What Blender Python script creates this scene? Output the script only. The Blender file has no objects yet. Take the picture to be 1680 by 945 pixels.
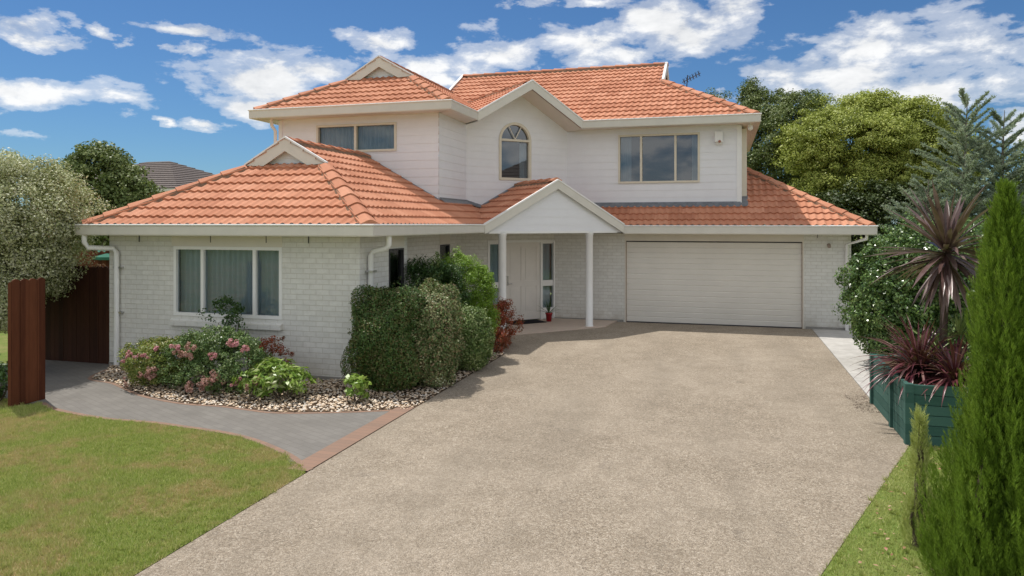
import bpy, bmesh, math, random
import numpy as np
from mathutils import Vector, Matrix
R = math.radians
rng = np.random.default_rng(7)
random.seed(7)
scene = bpy.context.scene
COL = scene.collection

# ------------------------------------------------------------------ camera calibration
# world x runs along the house front, y into the house, z up; metres
F, W, H = 1180.0, 1680.0, 945.0
YH, CAMH, TH = 368.0, 2.53, R(16.28)
CT, ST = math.cos(TH), math.sin(TH)
def gp(px, py, z=0.0):
    """ground point seen at a pixel of the survey photo"""
    Z = F * (CAMH - z) / (py - YH); a = (px - 840) / F
    return (Z * (a * CT - ST), Z * (a * ST + CT))
def azel(px, py):
    a = (px - 840) / F; c = (YH - py) / F
    return math.atan2(a * CT - ST, a * ST + CT), math.atan2(c, math.hypot(a, 1))

# ------------------------------------------------------------------ tags, empties, meshes
def tag(o, label=None, cat=None, group=None, kind=None):
    if label: o['label'] = label
    if cat: o['category'] = cat
    if group: o['group'] = group
    if kind: o['kind'] = kind
    return o
def empty(name, loc, label, cat, group=None):
    o = bpy.data.objects.new(name, None); COL.objects.link(o); o.location = loc
    o.empty_display_size = .2
    return tag(o, label, cat, group)
def origin_of(p):
    v = Vector((0, 0, 0))
    while p is not None:
        v += p.location; p = p.parent
    return v

class MB:
    def __init__(s): s.v = []; s.f = []; s.uv = []
    def face(s, pts, uv=None):
        i = len(s.v); s.v += [tuple(p) for p in pts]; s.f.append(tuple(range(i, i + len(pts))))
        s.uv += [tuple(q) for q in uv] if uv else [(p[0] + p[1], p[2]) for p in pts]
    def grid(s, rows):
        i = len(s.v); n = len(rows[0])
        for r in rows: s.v += [tuple(p) for p in r]
        for a in range(len(rows) - 1):
            for b in range(n - 1):
                q = (i + a * n + b, i + a * n + b + 1, i + (a + 1) * n + b + 1, i + (a + 1) * n + b)
                s.f.append(q); s.uv += [(s.v[k][0] + s.v[k][1], s.v[k][2]) for k in q]
    def hexa(s, c):
        """c: 8 corners, bottom 4 ccw then top 4"""
        for q in ((3, 2, 1, 0), (4, 5, 6, 7), (0, 1, 5, 4), (1, 2, 6, 5), (2, 3, 7, 6), (3, 0, 4, 7)):
            s.face([c[k] for k in q])
    def box(s, x0, x1, y0, y1, z0, z1):
        s.hexa([(x0, y0, z0), (x1, y0, z0), (x1, y1, z0), (x0, y1, z0), (x0, y0, z1), (x1, y0, z1), (x1, y1, z1), (x0, y1, z1)])
    def tube(s, pts, radii, n=8, cap=True):
        pts = [Vector(p) for p in pts]
        if not hasattr(radii, '__len__'): radii = [radii] * len(pts)
        rows = []; ref = None
        for i, p in enumerate(pts):
            d = (pts[min(i + 1, len(pts) - 1)] - pts[max(i - 1, 0)]).normalized()
            if ref is None: ref = Vector((1, 0, 0)) if abs(d.x) < .8 else Vector((0, 1, 0))
            u = (ref - d * ref.dot(d)).normalized(); w = d.cross(u); ref = u
            rows.append([p + (u * math.cos(t) + w * math.sin(t)) * radii[i] for t in [k * 2 * math.pi / n for k in range(n + 1)]])
        s.grid(rows)
        if cap:
            s.face(rows[0][:-1][::-1]); s.face(rows[-1][:-1])
    def lathe(s, c, prof, n=24):
        s.grid([[(c[0] + r * math.cos(k * 2 * math.pi / n), c[1] + r * math.sin(k * 2 * math.pi / n), c[2] + z) for k in range(n + 1)] for r, z in prof])
    def build(s, name, mat, parent=None, smooth=False, weld=False):
        off = origin_of(parent) if parent is not None else Vector((0, 0, 0))
        me = bpy.data.meshes.new(name)
        me.from_pydata([(a - off.x, b - off.y, c - off.z) for a, b, c in s.v], [], s.f)
        uvl = me.uv_layers.new(name='UVMap')
        uvl.data.foreach_set('uv', np.array(s.uv, dtype=np.float32).ravel())
        if weld:
            bm = bmesh.new(); bm.from_mesh(me); bmesh.ops.remove_doubles(bm, verts=bm.verts, dist=1e-4); bm.to_mesh(me); bm.free()
        me.materials.append(mat)
        if smooth: me.polygons.foreach_set('use_smooth', [True] * len(me.polygons))
        o = bpy.data.objects.new(name, me); COL.objects.link(o)
        if parent is not None: o.parent = parent
        return o

def build_split(mb, name, mat, parent, smooth=False):
    """each connected piece of mb becomes a part of its own"""
    key = [tuple(round(c, 3) for c in v) for v in mb.v]; par = {}
    def find(a):
        while par.setdefault(a, a) != a: par[a] = par[par[a]]; a = par[a]
        return a
    for f in mb.f:
        for i in f[1:]: par[find(key[f[0]])] = find(key[i])
    groups = {}; u = 0; uvs = []
    for f in mb.f: uvs.append(mb.uv[u:u + len(f)]); u += len(f)
    for f, q in zip(mb.f, uvs):
        g = groups.setdefault(find(key[f[0]]), MB()); g.face([mb.v[i] for i in f], q)
    return [g.build(name, mat, parent, smooth) for g in groups.values()]

def np_mesh(name, V, nper, mat, parent=None, smooth=False):
    """V (N, nper, 3): N separate polygons"""
    off = origin_of(parent) if parent is not None else Vector((0, 0, 0))
    N = V.shape[0]
    me = bpy.data.meshes.new(name)
    me.vertices.add(N * nper)
    me.vertices.foreach_set('co', (V.reshape(-1, 3) - np.array(off)).astype(np.float32).ravel())
    me.loops.add(N * nper); me.loops.foreach_set('vertex_index', np.arange(N * nper, dtype=np.int32))
    me.polygons.add(N); me.polygons.foreach_set('loop_start', np.arange(0, N * nper, nper, dtype=np.int32))
    me.polygons.foreach_set('loop_total', np.full(N, nper, dtype=np.int32))
    me.update(); me.validate()
    me.materials.append(mat)
    o = bpy.data.objects.new(name, me); COL.objects.link(o)
    if parent is not None: o.parent = parent
    return o

# ------------------------------------------------------------------ materials
class NT:
    def __init__(s, name):
        s.m = bpy.data.materials.new(name); s.m.use_nodes = True
        s.t = s.m.node_tree; s.t.nodes.clear()
        s.out = s.t.nodes.new('ShaderNodeOutputMaterial')
    def n(s, typ, **kw):
        nd = s.t.nodes.new(typ)
        for k, v in kw.items():
            if k.startswith('i_'):
                key = k[2:].replace('_', ' ')
                nd.inputs[int(key) if key.isdigit() else key].default_value = v
            else: setattr(nd, k, v)
        return nd
    def l(s, a, b): s.t.links.new(a, b)
    def math(s, op, a, b=None, clamp=False):
        nd = s.n('ShaderNodeMath', operation=op, use_clamp=clamp)
        for i, x in enumerate((a, b)):
            if x is None: continue
            if isinstance(x, (int, float)): nd.inputs[i].default_value = x
            else: s.l(x, nd.inputs[i])
        return nd.outputs[0]
    def coord(s, kind='Object'): return s.n('ShaderNodeTexCoord').outputs[kind]
    def noise(s, vec, scale, detail=3, rough=.6, dist=0):
        nd = s.n('ShaderNodeTexNoise'); nd.inputs['Scale'].default_value = scale; nd.inputs['Detail'].default_value = detail
        nd.inputs['Roughness'].default_value = rough; nd.inputs['Distortion'].default_value = dist
        s.l(vec, nd.inputs['Vector']); return nd.outputs['Fac']
    def ramp(s, fac, stops, interp='LINEAR'):
        nd = s.n('ShaderNodeValToRGB'); e = nd.color_ramp.elements; nd.color_ramp.interpolation = interp
        while len(e) < len(stops): e.new(0.5)
        for k, (p, c) in enumerate(stops):
            e[k].position = p; e[k].color = (*c, 1) if len(c) == 3 else c
        s.l(fac, nd.inputs[0]); return nd.outputs[0]
    def mix(s, fac, a, b, blend='MIX'):
        nd = s.n('ShaderNodeMix', data_type='RGBA', blend_type=blend)
        for i, x in ((0, fac), (6, a), (7, b)):
            if isinstance(x, (int, float)): nd.inputs[i].default_value = x
            elif isinstance(x, tuple): nd.inputs[i].default_value = (*x, 1)
            else: s.l(x, nd.inputs[i])
        return nd.outputs[2]
    def principled(s, col, rough=.6, spec=.4, bump=None, bstr=.3, bdist=.01, metal=0):
        p = s.n('ShaderNodeBsdfPrincipled')
        if isinstance(col, tuple): p.inputs['Base Color'].default_value = (*col, 1)
        else: s.l(col, p.inputs['Base Color'])
        if isinstance(rough, (int, float)): p.inputs['Roughness'].default_value = rough
        else: s.l(rough, p.inputs['Roughness'])
        p.inputs['Specular IOR Level'].default_value = spec; p.inputs['Metallic'].default_value = metal
        if bump is not None:
            b = s.n('ShaderNodeBump'); b.inputs['Strength'].default_value = bstr; b.inputs['Distance'].default_value = bdist
            s.l(bump, b.inputs['Height']); s.l(b.outputs[0], p.inputs['Normal'])
        s.l(p.outputs[0], s.out.inputs['Surface']); return p

def plain(name, col, rough=.5, spec=.4, var=.12, scale=6, metal=0, dirt=None):
    t = NT(name); co = t.coord()
    n = t.noise(co, scale, 5, .65)
    dark = tuple(c * (1 - var) for c in col); light = tuple(min(1, c * (1 + var * .6)) for c in col)
    c = t.ramp(n, [(.3, dark), (.7, light)])
    if dirt:
        c = t.mix(t.ramp(t.noise(co, 1.7, 6, .7), [(.5, (0, 0, 0)), (.75, (.5, .5, .5))]), c, dirt)
    t.principled(c, rough, spec, bump=n, bstr=.1, bdist=.004, metal=metal)
    return t.m

def m_brick():
    t = NT('painted_brick'); uv = t.n('ShaderNodeUVMap').outputs[0]; co = t.coord()
    b = t.n('ShaderNodeTexBrick', offset=.5, squash=1.0)
    b.inputs['Scale'].default_value = 1; b.inputs['Brick Width'].default_value = .24; b.inputs['Row Height'].default_value = .086
    b.inputs['Mortar Size'].default_value = .006; b.inputs['Mortar Smooth'].default_value = .3; b.inputs['Bias'].default_value = 0
    b.inputs['Color1'].default_value = (.80, .80, .77, 1); b.inputs['Color2'].default_value = (.73, .73, .70, 1); b.inputs['Mortar'].default_value = (.63, .61, .56, 1)
    t.l(uv, b.inputs['Vector'])
    n1 = t.noise(co, 9, 6, .7); n2 = t.noise(co, 60, 3, .6); n3 = t.noise(co, 1.3, 4, .6)
    c = t.mix(t.math('MULTIPLY', t.ramp(n1, [(.42, (0, 0, 0)), (.68, (1, 1, 1))]), .38), b.outputs['Color'], (.54, .535, .50))
    c = t.mix(t.math('MULTIPLY', n3, .25), c, (.66, .64, .58))
    sx = t.n('ShaderNodeSeparateXYZ'); t.l(uv, sx.inputs[0])
    spl = t.math('MULTIPLY', t.ramp(sx.outputs[1], [(.05, (1, 1, 1)), (.42, (0, 0, 0))]), t.ramp(t.noise(co, 4, 6, .7), [(.35, (0, 0, 0)), (.65, (.5, .5, .5))]))
    c = t.mix(spl, c, (.42, .37, .30))
    hgt = t.math('ADD', t.math('MULTIPLY', b.outputs['Fac'], -1), t.math('MULTIPLY', n2, .35))
    t.principled(c, .8, .2, bump=hgt, bstr=.55, bdist=.012)
    return t.m

def m_tile():
    t = NT('terracotta_tile'); uv = t.n('ShaderNodeUVMap').outputs[0]; co = t.coord()
    mp = t.n('ShaderNodeVectorMath', operation='DIVIDE'); mp.inputs[1].default_value = (.33, .27, 1); t.l(uv, mp.inputs[0])
    fl = t.n('ShaderNodeVectorMath', operation='FLOOR'); t.l(mp.outputs[0], fl.inputs[0])
    wn = t.n('ShaderNodeTexWhiteNoise', noise_dimensions='3D'); t.l(fl.outputs[0], wn.inputs['Vector'])
    c = t.ramp(wn.outputs['Value'], [(0, (.46, .190, .112)), (.5, (.55, .242, .145)), (1, (.63, .305, .195))])
    n = t.noise(co, 14, 6, .75)
    c = t.mix(t.ramp(n, [(.45, (0, 0, 0)), (.8, (.55, .55, .55))]), c, (.40, .17, .10))
    big = t.noise(co, .9, 4, .6)
    c = t.mix(t.ramp(big, [(.4, (0, 0, 0)), (.75, (.35, .35, .35))]), c, (.66, .33, .20))
    li = t.noise(co, 5.5, 8, .8)
    c = t.mix(t.ramp(li, [(.56, (0, 0, 0)), (.68, (.36, .36, .36))]), c, (.26, .17, .12))
    c = t.mix(t.ramp(t.noise(co, 38, 4, .7), [(.62, (0, 0, 0)), (.74, (.4, .4, .4))]), c, (.62, .45, .36))
    t.principled(c, .8, .15, bump=t.noise(co, 90, 4, .7), bstr=.25, bdist=.004)
    return t.m

def m_board():
    t = NT('white_weatherboard'); co = t.coord()
    n = t.noise(co, 3, 6, .65); m = t.n('ShaderNodeMapping'); m.inputs['Scale'].default_value = (1, 1, 12); t.l(co, m.inputs[0])
    g = t.noise(m.outputs[0], 5, 4, .6)
    c = t.ramp(t.math('ADD', t.math('MULTIPLY', n, .6), t.math('MULTIPLY', g, .4)), [(.3, (.78, .785, .82)), (.7, (.85, .86, .89))])
    t.principled(c, .55, .35, bump=g, bstr=.06, bdist=.004)
    return t.m

def m_aggregate():
    t = NT('exposed_aggregate'); co = t.coord()
    v = t.n('ShaderNodeTexVoronoi'); v.inputs['Scale'].default_value = 100; t.l(co, v.inputs['Vector'])
    sp = t.n('ShaderNodeSeparateColor'); t.l(v.outputs['Color'], sp.inputs[0])
    c = t.ramp(sp.outputs[0], [(0, (.13, .105, .075)), (.3, (.27, .215, .155)), (.6, (.38, .31, .23)), (.85, (.47, .39, .30)), (1, (.68, .61, .50))])
    v2 = t.n('ShaderNodeTexVoronoi'); v2.inputs['Scale'].default_value = 40; t.l(co, v2.inputs['Vector'])
    sp2 = t.n('ShaderNodeSeparateColor'); t.l(v2.outputs['Color'], sp2.inputs[0])
    c = t.mix(.38, c, t.ramp(sp2.outputs[1], [(0, (.16, .14, .11)), (.5, (.31, .265, .21)), (1, (.48, .43, .36))]))
    a = t.noise(co, .55, 6, .62); b = t.noise(co, 2.4, 6, .7)
    c = t.mix(t.math('MULTIPLY', t.ramp(a, [(.4, (0, 0, 0)), (.62, (1, 1, 1))]), .33), c, (.50, .43, .345))
    c = t.mix(t.math('MULTIPLY', t.ramp(b, [(.46, (0, 0, 0)), (.72, (1, 1, 1))]), .42), c, (.20, .165, .12))
    st = t.n('ShaderNodeMapping'); st.inputs['Scale'].default_value = (1.1, .18, 1); t.l(co, st.inputs[0])
    c = t.mix(t.math('MULTIPLY', t.ramp(t.noise(st.outputs[0], 1.1, 5, .6), [(.47, (0, 0, 0)), (.68, (1, 1, 1))]), .40), c, (.24, .205, .16))
    c = t.mix(t.ramp(t.noise(co, 1.3, 7, .75, .6), [(.60, (0, 0, 0)), (.70, (.45, .45, .45))]), c, (.14, .12, .10))
    c = t.mix(1.0, c, (.98, .965, .955), 'MULTIPLY')
    h = t.math('SUBTRACT', 0.0, v.outputs['Distance'])
    t.principled(c, .85, .25, bump=h, bstr=.7, bdist=.012)
    return t.m

def m_paver():
    t = NT('grey_paver'); co = t.coord()
    m = t.n('ShaderNodeMapping'); m.inputs['Rotation'].default_value = (0, 0, R(25)); t.l(co, m.inputs[0])
    b = t.n('ShaderNodeTexBrick', offset=.5); b.inputs['Scale'].default_value = 1; b.inputs['Brick Width'].default_value = .2; b.inputs['Row Height'].default_value = .1
    b.inputs['Mortar Size'].default_value = .0035; b.inputs['Color1'].default_value = (.18, .169, .156, 1); b.inputs['Color2'].default_value = (.215, .202, .185, 1); b.inputs['Mortar'].default_value = (.14, .13, .115, 1)
    t.l(m.outputs[0], b.inputs['Vector'])
    n = t.noise(co, 35, 5, .7); n2 = t.noise(co, 1.8, 5, .6)
    c = t.mix(t.math('MULTIPLY', n, .5), b.outputs['Color'], (.235, .22, .20))
    c = t.mix(t.math('MULTIPLY', t.ramp(n2, [(.4, (0, 0, 0)), (.7, (1, 1, 1))]), .5), c, (.14, .13, .118))
    t.principled(c, .85, .2, bump=t.math('ADD', t.math('MULTIPLY', b.outputs['Fac'], -1), n), bstr=.4, bdist=.006)
    return t.m
def m_edge_brick():
    t = NT('terracotta_paver'); uv = t.n('ShaderNodeUVMap').outputs[0]; co = t.coord()
    b = t.n('ShaderNodeTexBrick', offset=0.0); b.inputs['Scale'].default_value = 1; b.inputs['Brick Width'].default_value = .105; b.inputs['Row Height'].default_value = .24
    b.inputs['Mortar Size'].default_value = .003; b.inputs['Color1'].default_value = (.29, .175, .125, 1); b.inputs['Color2'].default_value = (.23, .15, .112, 1); b.inputs['Mortar'].default_value = (.14, .11, .09, 1)
    t.l(uv, b.inputs['Vector'])
    n = t.noise(co, 25, 5, .7)
    c = t.mix(t.math('MULTIPLY', n, .45), b.outputs['Color'], (.30, .22, .17))
    t.principled(c, .85, .2, bump=n, bstr=.3, bdist=.005)
    return t.m

def lawn_cols(t, co):
    """big dry patches over green, in metres of ground"""
    mm = t.n('ShaderNodeMapping'); mm.inputs['Location'].default_value = (3.3, 1.7, 0); t.l(co, mm.inputs[0]); co = mm.outputs[0]
    a = t.noise(co, 1.1, 5, .6, .4); b = t.noise(co, 4.5, 5, .7)
    m = t.math('ADD', t.math('MULTIPLY', a, .65), t.math('MULTIPLY', b, .35))
    return t.ramp(m, [(.458, (0, 0, 0)), (.56, (.85, .85, .85))]), b
def m_lawn(dry=1.0):
    t = NT('lawn_soil'); co = t.coord()
    d, b = lawn_cols(t, co); d = t.math('MULTIPLY', d, dry); n = t.noise(co, 40, 5, .7)
    g = t.ramp(n, [(.3, (.10, .145, .03)), (.7, (.20, .26, .065))])
    s = t.ramp(n, [(.3, (.34, .22, .12)), (.7, (.50, .35, .21))])
    t.principled(t.mix(d, g, s), .95, .1, bump=n, bstr=.6, bdist=.02)
    return t.m
def m_grass(dry=1.0):
    t = NT('grass_blade'); co = t.coord()
    gm = t.n('ShaderNodeNewGeometry').outputs['Random Per Island']
    d, b = lawn_cols(t, co)
    g = t.ramp(gm, [(0, (.27, .35, .075)), (.5, (.43, .50, .135)), (.85, (.57, .60, .21)), (1, (.70, .64, .35))])
    s = t.ramp(gm, [(0, (.58, .43, .24)), (.5, (.46, .45, .18)), (1, (.68, .55, .34))])
    c = t.mix(t.math('MULTIPLY', d, .9 * dry), g, s)
    p = t.principled(c, .7, .2)
    tr = t.n('ShaderNodeBsdfTranslucent'); t.l(c, tr.inputs[0])
    mx = t.n('ShaderNodeMixShader'); mx.inputs[0].default_value = .25
    t.l(p.outputs[0], mx.inputs[1]); t.l(tr.outputs[0], mx.inputs[2]); t.l(mx.outputs[0], t.out.inputs['Surface'])
    return t.m

def m_leaf(name, cols, trans=.25, rough=.5, scale=2.0, spec=.35):
    """cols: ramp of leaf colours; chosen per leaf, shifted by clump"""
    t = NT(name); co = t.coord()
    r = t.n('ShaderNodeNewGeometry').outputs['Random Per Island']
    n = t.noise(co, scale, 3, .6)
    f = t.math('ADD', t.math('MULTIPLY', r, .62), t.math('MULTIPLY', t.math('SUBTRACT', n, .31), 1.0), clamp=True)
    k = len(cols)
    c = t.ramp(f, [(i / (k - 1), c) for i, c in enumerate(cols)])
    p = t.principled(c, rough, spec)
    if trans > 0:
        tr = t.n('ShaderNodeBsdfTranslucent'); t.l(t.mix(.5, c, (.18, .24, .03)), tr.inputs[0])
        mx = t.n('ShaderNodeMixShader'); mx.inputs[0].default_value = trans
        t.l(p.outputs[0], mx.inputs[1]); t.l(tr.outputs[0], mx.inputs[2]); t.l(mx.outputs[0], t.out.inputs['Surface'])
    return t.m

def m_bark(name, a, b):
    t = NT(name); co = t.coord()
    m = t.n('ShaderNodeMapping'); m.inputs['Scale'].default_value = (1, 1, .2); t.l(co, m.inputs[0])
    n = t.noise(m.outputs[0], 18, 6, .7)
    t.principled(t.ramp(n, [(.3, a), (.7, b)]), .9, .15, bump=n, bstr=.8, bdist=.02)
    return t.m

def m_glass(name='window_glass', tint=(.55, .62, .62), refl=.16):
    t = NT(name)
    g = t.n('ShaderNodeBsdfGlossy'); g.inputs['Roughness'].default_value = .01; g.inputs['Color'].default_value = (.92, .96, 1, 1)
    tr = t.n('ShaderNodeBsdfTransparent'); tr.inputs[0].default_value = (*tint, 1)
    fr = t.n('ShaderNodeFresnel'); fr.inputs[0].default_value = 1.5
    f = t.math('ADD', fr.outputs[0], refl, clamp=True)
    mx = t.n('ShaderNodeMixShader'); t.l(f, mx.inputs[0]); t.l(tr.outputs[0], mx.inputs[1]); t.l(g.outputs[0], mx.inputs[2])
    t.l(mx.outputs[0], t.out.inputs['Surface'])
    return t.m

def m_wood(name, a, b, plank=.15, axis=0, rough=.75):
    t = NT(name); uv = t.n('ShaderNodeUVMap').outputs[0]; co = t.coord()
    sx = t.n('ShaderNodeSeparateXYZ'); t.l(uv, sx.inputs[0])
    k = t.math('FLOOR', t.math('DIVIDE', sx.outputs[axis], plank))
    wn = t.n('ShaderNodeTexWhiteNoise', noise_dimensions='1D'); t.l(k, wn.inputs['W'])
    m = t.n('ShaderNodeMapping'); m.inputs['Scale'].default_value = (1, 1, .12) if axis == 0 else (.12, .12, 1); t.l(co, m.inputs[0])
    n = t.noise(m.outputs[0], 22, 6, .7)
    f = t.math('ADD', t.math('MULTIPLY', n, .6), t.math('MULTIPLY', wn.outputs['Value'], .4))
    t.principled(t.ramp(f, [(.25, a), (.75, b)]), rough, .2, bump=n, bstr=.3, bdist=.005)
    return t.m

M = {}
M['brick'] = m_brick(); M['tile'] = m_tile(); M['board'] = m_board()
M['agg'] = m_aggregate(); M['paver'] = m_paver(); M['edge'] = m_edge_brick()
M['lawn'] = m_lawn(); M['grass'] = m_grass()
M['glass'] = m_glass('window_glass', (.72, .78, .78), .03); M['glass_up'] = m_glass('upper_window_glass', (.5, .56, .58), .10)
M['gutter'] = plain('cream_gutter_paint', (.68, .655, .59), .38, .5, .06, 3)
M['barge'] = plain('cream_barge_paint', (.70, .675, .61), .45, .4, .06, 3)
M['soffit'] = plain('soffit_paint', (.74, .70, .63), .7, .2, .05, 3)
M['white'] = plain('white_trim_paint', (.86, .86, .85), .42, .45, .04, 4)
M['cream'] = plain('cream_joinery', (.72, .66, .54), .42, .45, .05, 5)
M['door'] = plain('cream_door_paint', (.78, .745, .70), .45, .4, .05, 3)
M['garage'] = plain('garage_door_paint', (.78, .75, .69), .42, .45, .05, 1.2)
M['cap'] = M['tile']
M['mortar'] = plain('ridge_bedding', (.25, .17, .12), .9, .1, .3, 18)
M['flash'] = plain('lead_flashing', (.19, .205, .225), .45, .5, .3, 9, .3)
M['metal'] = plain('brushed_metal', (.55, .55, .55), .3, .6, .1, 9, .9)
M['dark'] = plain('dark_metal', (.05, .05, .055), .5, .4, .2, 9)
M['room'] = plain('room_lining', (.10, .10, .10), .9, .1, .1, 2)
M['concrete'] = plain('pale_concrete', (.52, .50, .47), .85, .2, .2, 4, dirt=(.33, .31, .28))
M['porchtile'] = plain('pink_beige_tile', (.58, .47, .39), .6, .3, .08, 6)
M['mat'] = plain('black_doormat', (.018, .018, .022), .95, .1, .3, 60)
M['red'] = plain('red_glazed_pot', (.36, .012, .02), .25, .6, .1, 6)
M['soil'] = plain('garden_soil', (.11, .075, .05), .95, .1, .4, 14)
M['teal'] = m_wood('teal_painted_timber', (.036, .096, .08), (.062, .142, .12), .12, 1)
M['fence'] = m_wood('brown_stained_timber', (.075, .022, .010), (.155, .052, .024), .1, 0)
M['gate'] = m_wood('dark_stained_timber', (.028, .010, .006), (.06, .022, .012), .1, 0)
M['umb'] = plain('green_canvas', (.05, .17, .12), .8, .1, .1, 5)
M['curtain'] = plain('pale_curtain', (.50, .57, .63), .9, .1, .06, 2)
M['bark'] = m_bark('tree_bark', (.05, .038, .028), (.16, .125, .095))
M['greybark'] = m_bark('pale_bark', (.12, .10, .08), (.28, .25, .21))
M['greytile'] = plain('grey_roof_tile', (.15, .125, .115), .8, .2, .25, 7)
M['orangebrick'] = plain('orange_brick_wall', (.34, .17, .10), .85, .2, .2, 8)

# ------------------------------------------------------------------ wall frames
class Wl:
    def __init__(s, p0, p1):
        s.p0 = Vector((p0[0], p0[1], 0)); d = Vector((p1[0] - p0[0], p1[1] - p0[1], 0)); s.L = d.length
        s.d = d.normalized(); s.n = Vector((s.d.y, -s.d.x, 0))
    def P(s, a, z, o=0): return s.p0 + s.d * a + s.n * o + Vector((0, 0, z))
def wbox(mb, w, s0, s1, z0, z1, o0, o1):
    c = [w.P(s0, z0, o1), w.P(s1, z0, o1), w.P(s1, z0, o0), w.P(s0, z0, o0), w.P(s0, z1, o1), w.P(s1, z1, o1), w.P(s1, z1, o0), w.P(s0, z1, o0)]
    mb.hexa(c)
def free_rects(L, z0, z1, ops):
    xs = sorted({0, L, *[a for o in ops for a in (o[0], o[1])]}); zs = sorted({z0, z1, *[a for o in ops for a in (o[2], o[3])]})
    for a, b in zip(xs, xs[1:]):
        runs = []
        for c, d in zip(zs, zs[1:]):
            m = ((a + b) / 2, (c + d) / 2)
            if any(o[0] < m[0] < o[1] and o[2] < m[1] < o[3] for o in ops): continue
            if runs and abs(runs[-1][1] - c) < 1e-6: runs[-1][1] = d
            else: runs.append([c, d])
        for c, d in runs: yield a, b, c, d
def reveal(mb, w, o, dep=.12):
    a, b, c, d = o
    for q in ([w.P(a, c), w.P(a, d), w.P(a, d, -dep), w.P(a, c, -dep)], [w.P(b, d), w.P(b, c), w.P(b, c, -dep), w.P(b, d, -dep)],
              [w.P(a, d), w.P(b, d), w.P(b, d, -dep), w.P(a, d, -dep)], [w.P(b, c), w.P(a, c), w.P(a, c, -dep), w.P(b, c, -dep)]):
        mb.face(q)
def brick_wall(mb, w, z0, z1, ops=(), u0=0):
    for a, b, c, d in free_rects(w.L, z0, z1, ops):
        mb.face([w.P(a, c), w.P(b, c), w.P(b, d), w.P(a, d)], [(u0 + a, c), (u0 + b, c), (u0 + b, d), (u0 + a, d)])
    for o in ops: reveal(mb, w, o)
BW = .19
def board_wall(mb, w, z0, z1, ops=(), rev=True, base=0.0):
    for a, b, c, d in free_rects(w.L, z0, z1, ops):
        k = math.floor((c - base) / BW)
        while base + k * BW < d - 1e-4:
            lo, hi = max(c, base + k * BW), min(d, base + (k + 1) * BW)
            if hi - lo > 1e-4:
                f = lambda z: .0075 * (1 - (z - base - k * BW) / BW)
                mb.face([w.P(a, lo, f(lo)), w.P(b, lo, f(lo)), w.P(b, hi, f(hi)), w.P(a, hi, f(hi))])
                if lo > c or lo == base + k * BW:
                    mb.face([w.P(a, lo, 0), w.P(b, lo, 0), w.P(b, lo, f(lo)), w.P(a, lo, f(lo))])
            k += 1
    if rev:
        for o in ops: reveal(mb, w, o)
def sub(mb_fn):
    m = MB(); mb_fn(m); return m
def clipped_obj(o, planes):
    bm = bmesh.new(); bm.from_mesh(o.data); off = origin_of(o.parent)
    for co, no in planes:
        g = bm.verts[:] + bm.edges[:] + bm.faces[:]
        bmesh.ops.bisect_plane(bm, geom=g, plane_co=Vector(co) - off, plane_no=Vector(no), clear_outer=True)
    bm.to_mesh(o.data); bm.free()

# ------------------------------------------------------------------ HOUSE
house = empty('house', (-4, 17, 0), 'white two storey house with orange tiled roofs, painted brick below and weatherboards above', 'house')
ZG, ZS, ZU, ZUS = 2.52, 2.34, 5.24, 5.04      # lower gutter top, lower soffit, upper gutter top, upper soffit
PITCH = .577

# --- brick walls of the ground floor
mb = MB()
wF = Wl((-10.56, 10.37), (-5.57, 10.37))
opF = (-9.16 + 10.56, -6.995 + 10.56, .95, 2.15)
brick_wall(mb, wF, 0, ZS + .15, [opF])
wS = Wl((-5.57, 10.37), (-5.57, 12.18))
opS = (11.42 - 10.37, 12.02 - 10.37, .35, 2.10)
brick_wall(mb, wS, 0, ZS + .15, [opS], 4.99)
brick_wall(mb, Wl((-5.57, 12.18), (-6.3, 12.18)), 0, ZS + .15)
wS2 = Wl((-6.3, 12.18), (-6.3, 16.70))
opS2 = (15.6 - 12.18, 16.2 - 12.18, .9, 2.05)
brick_wall(mb, wS2, 0, ZS + .15, [opS2])
wC = Wl((-6.3, 16.70), (-4.30, 18.70))
def cs(px):      # distance along the chamfer wall of the ray through a photo column
    a = (px - 840) / F; r = (a * CT - ST) / (a * ST + CT); v = 23.0 / (1 - r); return (v - 16.70) * math.sqrt(2)
DX0, DX1 = cs(800) , cs(911)
opC = (DX0, DX1, -.01, 2.12)
brick_wall(mb, wC, 0, ZS + .15, [opC])
wG = Wl((-4.30, 18.70), (2.95, 18.70))
opG = (-2.42 + 4.30, 1.90 + 4.30, -.01, 2.31)
brick_wall(mb, wG, 0, ZS + .15, [opG])
for a, b in (((2.95, 18.7), (2.95, 25.9)), ((2.95, 25.9), (-10.56, 25.9)), ((-10.56, 25.9), (-10.56, 10.37))):
    brick_wall(mb, Wl(a, b), 0, ZS + .15)
mb.build('brick_wall', M['brick'], house)
mb = MB()    # darker footing course
for w, s0, s1 in ((wF, 0, wF.L), (wS, 0, wS.L), (wG, 0, 1.85), (wG, 6.24, wG.L)):
    wbox(mb, w, s0, s1, -.05, .06, -.05, .012)
build_split(mb, 'footing', plain('footing_concrete', (.30, .29, .27), .9, .2, .2, 8), house)

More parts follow.
